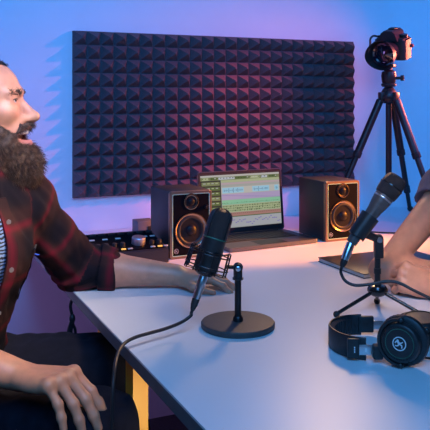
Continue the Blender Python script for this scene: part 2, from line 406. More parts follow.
MB().lathe([(.0065, 0), (.0065, .022), (.004, .024), (.004, .034)], Matrix.Translation((.002, .02, h-.003)) @ frame((-.5, -.85, .5)), 16, 0, (True, True)).build('plug_shell', STEEL, pg)

# ------------------------------------------------------------------ notebook and the loose cables
nb = thing('notebook', 'closed dark notebook lying under the crossed arms of the person on the right', 'notebook', (1.17, 1.61, TOP))
MB().box((.002, .002, .002), (.328, .228, .011)).build('pages', PAPER, nb)
MB().box((0, 0, .011), (.33, .23, .013), bev=.0008).box((0, 0, 0), (.33, .23, .002), bev=.0008).build('cover', NOTE, nb)
pa, pb = tp(360, 232.0), tp(470, 235)
tag(MB().tube(catmull([pa+Vector((0, 0, .003)), tp(382, 233.3)+Vector((0, 0, .003)), tp(411, 234.2)+Vector((0, 0, .003)), pb+Vector((0, 0, .003))]), .003).build('back_cable', CORD),
    'thin dark cable lying straight across the table behind the handheld microphone', 'cable')
sp = cam(-.362, 1.84, 0)
st = MB()
sx, sy = .4285, 1.845
st.tube(catmull([(sx, sy, TOP-TH-.002), (sx-.004, sy+.004, .69), (sx+.002, sy, .655), (sx-.003, sy+.002, .625), (sx+.008, sy-.004, .60), (sx+.014, sy, .585)]), .0042)
st.tube(catmull([(sx-.001, sy, .66), (sx-.010, sy, .63), (sx-.008, sy, .605), (sx+.006, sy, .60), (sx+.008, sy, .628), (sx, sy, .65)]), .0036)
st.ball((sx, sy, .66), .008, sc=(1, 1, 1.6))
tag(st.build('hanging_strap', CORD), 'short black strap with knot hanging below the table edge behind the man\'s knee', 'strap')
# ------------------------------------------------------------------ condenser microphone on a round desk stand
sc = cam(.049, 1.536, TOP)
ds = thing('desk_microphone_stand', 'black desk stand with round flat base holding the caged microphone', 'microphone stand', sc, -A)
MB().lathe([(.0005, 0), (.076, 0), (.0785, .002), (.079, .010), (.077, .0125), (.070, .0135), (.0005, .0137)], None, 64).build('base', mat('stand_base_grey', (.045, .045, .05), .55, noise=.15, scale=200, bump=.15, bscale=600), ds)
def L(px, py, d): return Vector(((px-215)/F*d, d, EYE-(py-HORIZON)/F*d)) - Vector((.049, 1.536, TOP))   # camera-aligned local point
D0 = 1.536
pz = L(238, 278, D0).z
MB().rod((0, 0, .012), (0, 0, pz), .0072, n=20).lathe([(.011, .0135), (.011, .02), (.0085, .024)], None, 24, 0).build('pole', SATIN, ds)
MB().lathe([(.008, pz-.004), (.0115, pz-.003), (.0115, pz+.001), (.0095, pz+.002), (.0095, pz+.018), (.0105, pz+.019), (.0105, pz+.022), (.0002, pz+.022)], None, 24).build('collar', BLK, ds)
pv = Vector((0, 0, L(238, 267.5, D0).z))
sw = MB().ball(pv, .011, sc=(1, 1, 1)).rod(pv+Vector((0, .012, 0)), pv-Vector((0, .012, 0)), .009)
sw.box((-.008, -.009, pz+.015), (.008, .009, pv.z), bev=.002).build('swivel', BLK, ds)
MB().lathe([(.0055, 0), (.0055, .0025), (.004, .0035), (.0003, .0035)], Matrix.Translation(pv-Vector((0, .0115, 0))) @ frame((0, -1, 0)), 20).build('swivel_screw', STEEL, ds)
mT, mB_ = L(223.5, 209, 1.53), L(204.5, 273, 1.515)
ax = (mT-mB_).normalized(); Lm = (mT-mB_).length
MM = Matrix.Translation(mB_) @ frame(ax, (0, -1, 0))
side = (MM.to_3x3() @ Vector((1, 0, 0)))
sm = MB()
def ringpts(h, r, n=28): return [MM @ Vector((r*math.cos(2*PI*i/n), r*math.sin(2*PI*i/n), h)) for i in range(n)]
h1, h2, h3 = .016, .042, .004
sm.tube(ringpts(h2, .044), .0014, 6, closed=True); sm.tube(ringpts(h1, .046), .0014, 6, closed=True)
sm.tube(ringpts(h2+.004, .0285), .0014, 6, closed=True); sm.tube(ringpts(h3, .0285), .0014, 6, closed=True)
for i in range(8):
    a0 = 2*PI*(i+.2)/8; a1 = a0+.28; q = lambda a, r, h: MM @ Vector((r*math.cos(a), r*math.sin(a), h))
    sm.tube([q(a0, .044, h2+.010), q(a0, .046, h1-.012), q(a1, .046, h1-.012), q(a1, .044, h2+.010)], .0015, 6)
    sm.tube([q(a0, .0285, h2+.004), q(a0+.14, .044, h2+.010)], .0011, 5); sm.tube([q(a0, .0285, h3), q(a0+.14, .046, h1-.012)], .0011, 5)
e = MM @ Vector((0, 0, h1))
d_ = (pv-e).normalized()
sm.tube([e+d_*.044, pv], .0042, 8)
sm.build('shock_mount', SATIN, ds)['label'] = 'wire cage shock mount'
mic = thing('condenser_microphone', 'black side address studio microphone in wire cage in front of laptop', 'microphone', ds.matrix_basis @ mB_, -A)
M2 = frame(ax, (0, -1, 0))
MB().lathe([(.0005, -.004), (.016, -.004), (.021, .001), (.0245, .006), (.0255, .012), (.0255, Lm*.53)], M2, 32).build('body', BLK, mic)
MB().lathe([(.0256, Lm*.535), (.0260, Lm*.537), (.0260, Lm*.546), (.0256, Lm*.555)], M2, 32).build('green_ring', LEDG, mic)['label'] = 'thin green ring'
gh = [(.0255, Lm*.555), (.0256, Lm*.62), (.0256, Lm*.84), (.0245, Lm*.90), (.021, Lm*.955), (.013, Lm*.99), (.0004, Lm)]
MB().lathe(gh, M2, 32).build('grille', MESHW, mic)
g = MB()
for a in (0, PI/2, PI, 3*PI/2):
    pts = [M2 @ Vector(((r+.0006)*math.cos(a+PI/4), (r+.0006)*math.sin(a+PI/4), h)) for r, h in gh]
    g.tube(pts, .0016, 6)
g.build('grille_frame', SATIN, mic)
xe = L(196, 299, 1.50)-mB_
cab = thing('microphone_cable', 'black cable with long silver plug running from caged microphone over table edge', 'cable', ds.matrix_basis @ mB_, -A)
o_ = M2 @ Vector((0, 0, -.0045))
dv = (xe-o_).normalized(); Lx = (xe-o_).length
MB().lathe([(.0004, 0), (.0092, 0), (.0095, .003), (.0095, Lx*.62), (.0085, Lx*.66), (.0085, Lx*.95), (.0075, Lx), (.0003, Lx)], Matrix.Translation(o_) @ frame(dv), 24).build('plug_shell', STEEL, cab)['label'] = 'silver cable plug'
MB().lathe([(.0082, 0), (.0075, .012), (.0042, .024), (.0003, .024)], Matrix.Translation(xe) @ frame(dv), 20).build('boot', RUBBER, cab)
iv = (Matrix.Translation(cab.location) @ Matrix.Rotation(-A, 4, 'Z')).inverted()
cp = [xe+dv*.015, xe+dv*.03]+[iv @ cw(*q) for q in ((190.5, 316, 1.485), (181, 322.5, 1.475), (166, 328.5, 1.45), (150, 333, 1.42), (135, 337.5, 1.395), (124, 344, 1.365), (117, 356, 1.32), (113.5, 380, 1.265), (112, 430, 1.245))]
fl = iv @ cw(112, 470, 1.24); fl2 = Vector(fl); fl2.z = -cab.location.z+.01
MB().tube(catmull(cp+[fl, fl2+Vector((0, 0, .1)), fl2+Vector((-.05, .02, 0)), fl2+Vector((-.2, .1, 0))]), .0034).build('cord', CORD, cab)

# ------------------------------------------------------------------ handheld microphone on a small tripod
DH = 1.64
hc = cam((377.5-215)/F*DH, DH, TOP)
ts = thing('tripod_desk_stand', 'small black tripod stand with three thin legs under handheld microphone', 'microphone stand', hc, -A)
inv2 = (Matrix.Translation(hc) @ Matrix.Rotation(-A, 4, 'Z')).inverted()
def T(px, py, d): return inv2 @ cw(px, py, d)
hz = T(377.5, 290, DH).z
MB().lathe([(.0004, hz-.013), (.012, hz-.013), (.019, hz-.009), (.0235, hz-.002), (.0235, hz+.003), (.019, hz+.010), (.010, hz+.0135), (.0004, hz+.0135)], None, 36).build('hub', GLOSS, ts)
for q in (tp(336.5, 317), tp(377, 303.5), tp(424.5, 319)):
    f = inv2 @ q; f.z = .006; v = (f-Vector((0, 0, hz))); dd = Vector((v.x, v.y, 0)).normalized()
    l = MB().rod(dd*.014+Vector((0, 0, hz-.004)), f+Vector((0, 0, .001)), .0042, n=12).build('leg', GLOSS, ts)
    MB().ball(f, .0075).build('rubber_foot', RUBBER, l)
zt = T(377.5, 256, DH).z
MB().rod((0, 0, hz+.01), (0, 0, zt), .0068, n=20).lathe([(.0085, hz+.038), (.0085, hz+.05)], None, 20, 0, (True, True)).lathe([(.0095, hz+.013), (.0085, hz+.02), (.007, hz+.022)], None, 20).build('pole', BLK, ts)
pvh = T(378.5, 239, DH)
MB().box((pvh.x-.010, -.011, zt-.004), (pvh.x+.010, .011, pvh.z+.004), bev=.003).ball(pvh, .0115).build('clip_base', BLK, ts)
MB().lathe([(.0065, 0), (.0065, .003), (.0045, .005), (.0003, .005)], Matrix.Translation(pvh-Vector((0, .0105, 0))) @ frame((0, -1, 0)), 20).build('clip_screw', STEEL, ts)
hT, hB = T(398.5, 176.5, 1.62), T(351, 243, 1.60)
a2 = (hT-hB).normalized(); Lh = (hT-hB).length
N = frame(a2, (0, -1, 0))
# clip sleeve round the lower third of the microphone
cl = MB(); nseg = 18
def arc(h, r): return [hB + N @ Vector((r*math.cos(t), r*math.sin(t), h)) for t in [PI*(-.35)+PI*1.7*i/nseg-PI*.35 for i in range(nseg+1)]]
r0, r1 = .0165, .0185
cl.quadgrid([arc(.018, r0), arc(.018, r0+.003), arc(.075, r1+.003), arc(.075, r1), arc(.018, r0)], 0, False)
foot = hB+N @ Vector((0, 0, .03))
cl.tube([pvh, pvh*.45+foot*.55, hB+N @ Vector((0, 0, .045))+(pvh-foot).normalized()*.014], [.009, .009, .008], 10)
cl.build('clip', BLK, ts)
hm = thing('handheld_microphone', 'dark handheld microphone leaning in a clip in front of the right speaker', 'microphone', ts.matrix_basis @ hB, -A)
HB = mat('dark_grey_microphone_paint', (.10, .095, .095), .42, metal=.4, noise=.15, scale=100)
MB().lathe([(.0004, 0), (.0115, 0), (.0122, .002), (.0128, .03), (.0142, .07), (.0165, Lh*.50), (.0195, Lh*.58), (.0215, Lh*.66), (.0215, Lh*.72), (.0004, Lh*.72)], N, 32).build('body', HB, hm)
MB().lathe([(.0217, Lh*.655), (.0222, Lh*.66), (.0222, Lh*.672), (.0217, Lh*.677)], N, 32).build('ring', SILVER, hm)
gr = MB().lathe([(.0215, Lh*.705), (.024, Lh*.715), (.0255, Lh*.76), (.0262, Lh*.80), (.0265, Lh*.835)], N, 36).lathe([(.0262, Lh*.855), (.0252, Lh*.92), (.0225, Lh*.97), (.017, Lh*.993), (.010, Lh), (.0004, Lh)], N, 36)
gr.build('grille', MESHW, hm)
MB().lathe([(.0265, Lh*.835), (.0272, Lh*.838), (.0272, Lh*.852), (.0262, Lh*.855)], N, 36).build('grille_band', GLOSS, hm)
MB().box((-.004, -.0165, Lh*.44), (.004, -.0142, Lh*.50), bev=.001, M=N).build('switch', BLK, hm)
xb = T(344.5, 260, 1.59)-hB
hcb = thing('handheld_cable', 'black cable with silver plug looping under the handheld microphone', 'cable', ts.matrix_basis @ hB, -A)
oo = N @ Vector((0, 0, -.0005)); dv2 = (xb-oo).normalized(); Lx2 = (xb-oo).length
MB().lathe([(.0004, 0), (.0092, 0), (.0095, .003), (.0095, Lx2*.7), (.008, Lx2), (.0003, Lx2)], Matrix.Translation(oo) @ frame(dv2), 24).build('plug_shell', STEEL, hcb)['label'] = 'silver cable plug'
MB().lathe([(.008, 0), (.0072, .008), (.0042, .016), (.0003, .016)], Matrix.Translation(xb) @ frame(dv2), 20).build('boot', RUBBER, hcb)
iv2 = (Matrix.Translation(hcb.location) @ Matrix.Rotation(-A, 4, 'Z')).inverted()
cp = [xb+dv2*.010, xb+dv2*.018]+[iv2 @ cw(*q) for q in ((341, 273, 1.585), (345.5, 281, 1.58), (355, 285.2, 1.575), (370, 284.2, 1.57), (386, 281.4, 1.565), (399, 283, 1.56), (413, 290, 1.55), (430, 298.5, 1.53), (455, 312, 1.50), (480, 328, 1.48))]
e1 = iv2 @ tp(505, 338, .004); e2 = iv2 @ tp(560, 345, .004); e3 = iv2 @ tp(640, 350, .004)
MB().tube(catmull(cp+[e1, e2, e3]), .0034).build('cord', CORD, hcb)

# ------------------------------------------------------------------ headphones lying on their side
ho = cam(.297, 1.395, TOP)
hp = thing('headphones', 'black over ear headphones lying on the table in the right foreground', 'headphones', ho, -A)
path = []
for i in range(29):
    t = PI*1.5+(-PI*1.02)*i/28
    path.append((.000+.071*math.cos(t), .014+.074*math.sin(t)))
path = [(.006, -.062)]+path[0:]+[(.02, .089)]
def band(off0, off1, z0, z1, name, m, pts, bev=.003):
    mb = MB(); rings = []
    for i, p in enumerate(pts):
        a = Vector(pts[max(i-1, 0)]); b = Vector(pts[min(i+1, len(pts)-1)]); t = (b-a).normalized(); n = Vector((t.y, -t.x))
        c = Vector((-.0, .014)); P = Vector(p)
        if n.dot(P-c) < 0: n = -n
        lo, hi = P+n*off0, P+n*off1
        k = bev
        rings.append([(lo.x, lo.y, z0+k), (lo.x+n.x*k*.5, lo.y+n.y*k*.5, z0), (hi.x-n.x*k*.5, hi.y-n.y*k*.5, z0), (hi.x, hi.y, z0+k),
                      (hi.x, hi.y, z1-k), (hi.x-n.x*k*.5, hi.y-n.y*k*.5, z1), (lo.x+n.x*k*.5, lo.y+n.y*k*.5, z1), (lo.x, lo.y, z1-k)])
    return mb.quadgrid(rings, 0, True, (True, True)).build(name, m, hp)
hb = band(-.002, .003, .001, .043, 'headband', LEATHER, path[3:-1])
pad_path = path[5:-4]
mbp = MB(); rings = []
for i in range(len(pad_path)*4-3):
    k = i//4; fr_ = (i % 4)/4
    p = Vector(pad_path[k])*(1-fr_)+Vector(pad_path[min(k+1, len(pad_path)-1)])*fr_
    c = Vector((0, .014)); n = (p-c).normalized(); th = .008+.0022*abs(math.sin(i*PI/4))
    q0, q1 = p-n*.0015, p-n*th
    rings.append([(q0.x, q0.y, .004), (q1.x, q1.y, .008), (q1.x-n.x*.001, q1.y-n.y*.001, .022), (q1.x, q1.y, .036), (q0.x, q0.y, .040)])
mbp.quadgrid(rings, 0, True, (True, True)).build('headband_pad', LEATHER, hb)
# near slider, plate and far slider
MB().box((-.045, -.066, .004), (-.022, -.058, .042), bev=.003, M=Matrix.Rotation(math.radians(-6), 4, 'Z')).build('headband_end', BLK, hp)
MB().box((-.030, -.0635, .012), (.010, -.0605, .031), bev=.001, M=Matrix.Rotation(math.radians(-3), 4, 'Z')).build('slider', STEEL, hp)['label'] = 'steel headband slider'
MB().box((-.006, -.078, .008), (.012, -.060, .034), bev=.003).build('yoke_block', BLK, hp)
MB().box((-.002, .083, .006), (.03, .092, .040), bev=.003).build('headband_end', BLK, hp)
MB().box((.02, .086, .012), (.05, .089, .030), bev=.001).build('slider', STEEL, hp)['label'] = 'steel headband slider'
mk = MB()
for z in (.0165, .0205, .0245): mk.box((-.0325, -.0662, z), (-.0305, -.0658, z+.003), M=Matrix.Rotation(math.radians(-6), 4, 'Z'))
mk.box((-.016, -.0642, .018), (-.012, -.0634, .025), M=Matrix.Rotation(math.radians(-3), 4, 'Z')).build('slider_print', WHITE, hp, smooth=0)['label'] = 'small white print'
def cup(c, n, up, logo, k_=1.0):
    M = Matrix.Translation(c) @ frame(n, up) @ Matrix.Scale(k_, 4)
    k = MB().lathe([(.0365, -.016), (.0385, -.012), (.0385, -.002), (.0365, .003), (.033, .005), (.0315, .005), (.031, .0035), (.0285, .0035), (.0004, .0045)], M, 48).build('ear_cup', BLK, hp)
    if logo:
        MB().lathe([(.0285, .0036), (.0280, .0045), (.0274, .0045), (.0270, .0038)], M, 48).build('green_ring', LEDG, k)['label'] = 'thin green ring on the ear cup'
        figure_strokes(M @ Matrix.Translation((0, 0, .0046)), .0135, .0005).build('logo', WHITE, k, smooth=0)['label'] = 'white running figure in a ring'
    rings = []
    nn = 72
    prof = [(.030, -.015), (.040, -.014), (.0475, -.018), (.0495, -.025), (.047, -.033), (.038, -.037), (.029, -.034), (.026, -.026)]
    for r, h in prof:
        rings.append([M @ Vector(((r+.0009*math.sin(i*PI))*math.cos(2*PI*i/nn)*(1+.012*(i % 2)), r*math.sin(2*PI*i/nn)*(1+.012*(i % 2)), h)) for i in range(nn)])
    MB().quadgrid(rings, 0, True).build('ear_pad', LEATHER, k)
    MB().lathe([(.029, -.018), (.0004, -.019)], M, 32).build('driver_cover', RUBBER, k)
    y = MB(); pts = [M @ Vector((.0435*math.cos(t), .0435*math.sin(t), -.004)) for t in [PI/2+PI*i/24 for i in range(25)]]
    y.tube(pts, .0036, 8); y.ball(pts[0], .006); y.ball(pts[-1], .006)
    y.build('yoke', BLK, hp)
    return k
cup(Vector((.036, -.101, .0472)), Vector((-.52, -.85, .03)), (0, 0, 1), True, .93)
cup(Vector((.118, .060, .0415)), Vector((-.06, -.10, .99)), (0, 1, 0), False)
MB().tube(catmull([(.06, -.07, .006), (.085, -.05, .004), (.13, -.06, .004), (.2, -.02, .004), (.3, -.03, .004)]), .002).build('cord', CORD, hp)

# ------------------------------------------------------------------ photo tripod with camera on the table, at the wall
tc_ = cam(.72, 2.98, TOP)
tr = thing('photo_tripod', 'black photo tripod standing on the back of the table carrying the camera', 'tripod', tc_, -A)
i3 = (Matrix.Translation(tc_) @ Matrix.Rotation(-A, 4, 'Z')).inverted()
def K(px, py, d=2.98): return i3 @ cw(px, py, d)
zc = K(387, 95).z
TB = mat('tripod_black', (.03, .027, .028), .38, metal=.35, noise=.1, scale=80)
MB().rod((0, 0, zc-.40), (0, 0, zc+.03), .0125, n=20).lathe([(.016, zc-.41), (.016, zc-.39)], None, 20, 0, (True, True)).build('centre_column', TB, tr)
MB().lathe([(.0004, zc-.035), (.020, zc-.035), (.033, zc-.022), (.036, zc-.008), (.033, zc+.008), (.026, zc+.022), (.017, zc+.033), (.0004, zc+.034)], None, 32).build('shoulder', TB, tr)
for fX, fZ in ((.47, 2.94), (.850, 3.13), (.885, 2.82)):
    ft = Vector((fX-.72, fZ-2.98, .0)); dd = Vector((ft.x, ft.y, 0)).normalized()
    tpv = dd*.030+Vector((0, 0, zc-.006)); P = lambda t: tpv*(1-t)+ft*t
    l = MB().box((-.017, -.010, -.022), (.017, .012, .018), bev=.004, M=Matrix.Translation(tpv) @ Matrix.Rotation(math.atan2(dd.y, dd.x)-PI/2, 4, 'Z')).rod(P(.03), P(.47), .0155, n=20).rod(P(.46), P(.80), .0115, n=20).rod(P(.79), P(.965), .009, n=16).build('leg', TB, tr)
    for t0, t1 in ((.45, .50), (.77, .83)):
        MB().rod(P(t0), P(t1), .0175 if t0 < .6 else .0145, n=16).box((-.006, -.020, -.010), (.006, .0, .010), bev=.002, M=Matrix.Translation(P((t0+t1)/2))).build('leg_lock', RUBBER, l)
    MB().ball(ft+Vector((0, 0, .012)), .013, sc=(1, 1, .95)).build('rubber_foot', RUBBER, l)
zb = K(388, 83).z
MB().lathe([(.0004, zb-.016), (.026, zb-.016), (.031, zb-.010), (.031, zb-.004), (.026, zb), (.028, zb+.004), (.031, zb+.03), (.028, zb+.046), (.016, zb+.054), (.013, zb+.066), (.0004, zb+.066)], None, 32).build('ball_head', TB, tr)
q = Vector((.02, -.01, zb+.02))
MB().rod(q, q+Vector((.026, -.008, 0)), .006).lathe([(.0105, 0), (.0115, .004), (.0115, .013), (.009, .015), (.0003, .015)], Matrix.Translation(q+Vector((.024, -.008, 0))) @ frame((1, -.3, 0)), 16).build('locking_knob', RUBBER, tr)
zp = zb+.066
MB().box((-.026, -.020, zp-.002), (.026, .020, zp+.012), bev=.002, M=Matrix.Rotation(math.radians(-30), 4, 'Z')).build('plate', TB, tr)
# camera: local x right as seen from its front, -y is where the lens points, z up; lens points left of the viewer
yawc = -A-math.radians(36)
cl0 = tr.matrix_basis @ Vector((0, 0, zp+.012))
dc = thing('photo_camera', 'black camera with wide lens hood mounted on top of the tripod', 'camera', cl0, yawc)
R8 = Matrix.Translation((.012, .020, .012)) @ Matrix.Rotation(math.radians(5), 4, 'Y') @ Matrix.Rotation(math.radians(15), 4, 'X') @ Matrix.Scale(1.22, 4)
bd = MB().prism(rrect(.110, .070, .016, 5), -.032, .034, R8 @ Matrix.Translation((0, 0, .0)) @ Matrix.Translation((0, 0, .045)) , 0)
bd.box((-.055, -.052, .004), (-.026, -.02, .076), bev=.010, M=R8, seg=3)
bd.box((-.048, -.034, .074), (.050, .030, .086), bev=.006, M=R8, seg=3).build('camera_body', CAMB, dc)
MB().prism([(-.034, .078), (.034, .078), (.024, .104), (.014, .112), (-.014, .112), (-.024, .104)], -.030, .045, R8 @ Matrix(((1, 0, 0, 0), (0, 0, -1, 0), (0, 1, 0, 0), (0, 0, 0, 1)))).build('viewfinder_hump', CAMB, dc)
MB().box((-.011, -.012, .112), (.011, .014, .116), bev=.001, M=R8).build('hot_shoe', SATIN, dc)
MB().lathe([(.013, .084), (.0135, .094), (.012, .096), (.0003, .096)], R8 @ Matrix.Translation((.038, 0, 0)), 24).build('mode_dial', BLK, dc)
MB().lathe([(.0085, .084), (.0085, .091), (.0003, .091)], R8 @ Matrix.Translation((-.041, -.012, 0)), 20).build('shutter_button', SATIN, dc)
MB().box((-.03, .034, .01), (.03, .040, .070), bev=.002, M=R8).build('rear_screen', GLOSS, dc)
MB().ball(R8 @ Vector((.056, .026, .052)), .008, sc=(1, .8, 1)).build('red_button', RED, dc)['label'] = 'small red cap on the camera side'
LN = R8 @ Matrix.Translation((.002, -.028, .042)) @ Matrix.Rotation(PI/2, 4, 'X')
ln = MB().lathe([(.033, -.005), (.034, .010), (.036, .012), (.036, .030), (.034, .032), (.036, .040), (.039, .055), (.039, .062)], LN, 40).build('lens_barrel', BLK, dc)
MB().lathe([(.0355, .028), (.0365, .030), (.0365, .037), (.0355, .038)], LN, 40).build('focus_ring', RUBBER, ln)
MB().lathe([(.038, .058), (.033, .056), (.030, .050), (.022, .053), (.010, .056), (.0004, .057)], LN, 40).build('front_glass', GLASS, ln)
hd = MB(); n = 64; rings = []
for r, f in ((.0395, 0), (.0485, 1), (.050, 1), (.0415, 0)):
    rings.append([LN @ Vector((r*math.cos(2*PI*i/n), r*math.sin(2*PI*i/n), .050+f*(.034+.010*math.cos(4*PI*i/n)))) for i in range(n)])
hd.quadgrid(rings+[rings[0]], 0, True).build('lens_hood', BLK, ln)
MB().tube(catmull([R8 @ Vector(v) for v in ((-.050, .0, .083), (-.056, -.03, .092), (-.052, -.065, .088), (-.040, -.095, .074), (-.044, -.105, .05))]), .0045, 8).build('strap', mat('brown_strap', (.09, .045, .035), .6, noise=.2), dc)['label'] = 'brown neck strap'
# ------------------------------------------------------------------ people: one smooth surface per body from blended round limbs
class Field:
    def __init__(s): s.p = []          # (kind, op, k, params)
    def cone(s, a, b, ra, rb, k=.02, op='u'): s.p.append(('c', op, k, (np.array(a, float), np.array(b, float), ra, rb))); return s
    def ell(s, c, r, k=.02, op='u', R=None):
        R = np.eye(3) if R is None else np.array(R, float)
        s.p.append(('e', op, k, (np.array(c, float), np.array(r, float), R))); return s
    def half(s, c, n, k=.004, op='s'): s.p.append(('h', op, k, (np.array(c, float), np.array(n, float)/np.linalg.norm(n)))); return s   # cuts away the side n points to
    def slab(s, c, axes, hs, k=.004, op='s'): s.p.append(('b', op, k, (np.array(c, float), np.array(axes, float), np.array(hs, float)))); return s
    @staticmethod
    def dist(kind, q, P):
        if kind == 'c':
            a, b, ra, rb = q; ba = b-a; pa = P-a
            t = np.clip(pa @ ba/max(ba @ ba, 1e-12), 0, 1)
            return np.linalg.norm(pa-t[:, None]*ba, axis=1)-(ra+(rb-ra)*t)
        if kind == 'e':
            c, r, R = q; x = (P-c) @ R.T
            k0 = np.linalg.norm(x/r, axis=1); k1 = np.linalg.norm(x/(r*r), axis=1)
            return k0*(k0-1)/np.maximum(k1, 1e-9)
        if kind == 'h': return -((P-q[0]) @ q[1])
        c, ax, hs = q; x = np.abs((P-c) @ ax.T)-hs
        return np.linalg.norm(np.maximum(x, 0), axis=1)+np.minimum(x.max(axis=1), 0)
    def eval(s, P, idx=None, disp=None):
        d = np.full(len(P), 9.0)
        for i in (range(len(s.p)) if idx is None else idx):
            kind, op, k, q = s.p[i]; e = s.dist(kind, q, P)
            if op == 'u':
                h = np.clip(.5+.5*(d-e)/k, 0, 1); d = d*(1-h)+e*h-k*h*(1-h)
            elif op == 's':
                h = np.clip(.5-.5*(d+e)/k, 0, 1); d = d*(1-h)-e*h+k*h*(1-h)
        if disp is not None: d = d+disp(P)
        return d
    def bounds(s):
        lo, hi = [], []
        for kind, op, k, q in s.p:
            if op != 'u': continue
            if kind == 'c': lo += [q[0]-q[2], q[1]-q[3]]; hi += [q[0]+q[2], q[1]+q[3]]
            elif kind == 'e': m = q[1].max(); lo.append(q[0]-m); hi.append(q[0]+m)
        return np.min(lo, 0)-.04, np.max(hi, 0)+.04
    def mesh(s, h, disp=None, N=16):
        lo, hi = s.bounds(); nb = np.ceil((hi-lo)/(h*N)).astype(int); rad = h*N*.5*math.sqrt(3)
        g = np.stack(np.meshgrid(*[np.arange(n) for n in nb], indexing='ij'), -1).reshape(-1, 3)
        cen = lo+(g+.5)*h*N
        D = np.stack([s.dist(k, q, cen) for k, op, kk, q in s.p], 1)
        tot = s.eval(cen); keep = np.abs(tot) < rad*1.7+.03
        umask = np.array([op == 'u' for k, op, kk, q in s.p])
        S = np.array([4000, 4000, 4000]); stride = np.array([S[1]*S[2], S[2], 1], dtype=np.int64)
        gi = np.stack(np.meshgrid(*[np.arange(N+1)]*3, indexing='ij'), -1).reshape(-1, 3)
        VP, VI, EQ = [], [], []
        for bi in np.nonzero(keep)[0]:
            base = g[bi]*N; P = lo+(base+gi)*h
            mu = D[bi][umask].min()
            idx = [i for i in range(len(s.p)) if (umask[i] and D[bi, i] < mu+2.4*rad+.05) or (not umask[i] and D[bi, i] < rad*1.2+.03)]
            d = s.eval(P, idx, disp).reshape(N+1, N+1, N+1); d[d == 0] = 1e-9
            ins = d < 0
            if ins.all() or not ins.any(): continue
            cnt = np.zeros((N, N, N), int)
            for a in (0, 1):
                for b in (0, 1):
                    for c in (0, 1): cnt += ins[a:N+a, b:N+b, c:N+c]
            act = (cnt > 0) & (cnt < 8); ci = np.argwhere(act)
            acc = np.zeros((len(ci), 3)); num = np.zeros(len(ci))
            cs = [(a, b, c) for a in (0, 1) for b in (0, 1) for c in (0, 1)]
            for u in range(8):
                for axn in range(3):
                    if cs[u][axn]: continue
                    p0 = np.array(cs[u]); p1 = p0.copy(); p1[axn] = 1
                    d0 = d[tuple((ci+p0).T)]; d1 = d[tuple((ci+p1).T)]; x = (d0 < 0) != (d1 < 0)
                    t = np.where(x, d0/np.where(x, d0-d1, 1), 0)
                    acc += np.where(x[:, None], p0+t[:, None]*(p1-p0), 0); num += x
            VP.append(lo+(base+ci+acc/num[:, None])*h); VI.append((base+ci) @ stride)
            for axn in range(3):
                sl0 = [slice(0, N)]*3; sl1 = [slice(0, N)]*3; sl1[axn] = slice(1, N+1)
                a0, a1 = ins[tuple(sl0)], ins[tuple(sl1)]
                e = np.argwhere(a0 != a1)
                if not len(e): continue
                flip = a0[tuple(e.T)]; o1, o2 = [(1, 2), (2, 0), (0, 1)][axn]
                e = e+base; u1 = np.zeros(3, int); u1[o1] = 1; u2 = np.zeros(3, int); u2[o2] = 1
                Q = np.stack([(e-u1-u2) @ stride, (e-u2) @ stride, e @ stride, (e-u1) @ stride], 1)
                Q[~flip] = Q[~flip][:, ::-1]; EQ.append(Q)
        VP = np.concatenate(VP); VI = np.concatenate(VI); EQ = np.concatenate(EQ)
        o = np.argsort(VI); VS = VI[o]
        pos = np.clip(np.searchsorted(VS, EQ), 0, len(VS)-1); ok = (VS[pos] == EQ).all(1)
        return VP, o[pos[ok]]
def mesh_obj(name, V, Q, mats, parent, mi=None, smooth_it=2):
    org = np.array(parent.matrix_world.translation if False else parent.location)
    # light Laplacian smoothing
    if smooth_it:
        E = np.concatenate([Q[:, [0, 1]], Q[:, [1, 2]], Q[:, [2, 3]], Q[:, [3, 0]]])
        for _ in range(smooth_it):
            acc = np.zeros_like(V); n = np.zeros(len(V))
            for a, b in ((0, 1), (1, 0)):
                for c in range(3): acc[:, c] += np.bincount(E[:, a], V[E[:, b], c], len(V))
                n += np.bincount(E[:, a], minlength=len(V))
            V = V*.5+.5*acc/np.maximum(n, 1)[:, None]
    me = bpy.data.meshes.new(name)
    me.vertices.add(len(V)); me.vertices.foreach_set('co', (V-org).astype(np.float32).ravel())
    me.loops.add(len(Q)*4); me.loops.foreach_set('vertex_index', Q.astype(np.int32).ravel())
    me.polygons.add(len(Q)); me.polygons.foreach_set('loop_start', np.arange(len(Q), dtype=np.int32)*4)
    me.update(calc_edges=True); me.validate()
    for m in (mats if isinstance(mats, (list, tuple)) else [mats]): me.materials.append(m)
    me.polygons.foreach_set('use_smooth', np.ones(len(me.polygons), bool))
    if mi is not None: me.polygons.foreach_set('material_index', mi.astype(np.int32))
    o = bpy.data.objects.new(name, me); col.objects.link(o); o.parent = parent
    return o, V
def npv(v): return np.array(v, float)
def hat(v): v = npv(v); return v/np.linalg.norm(v)

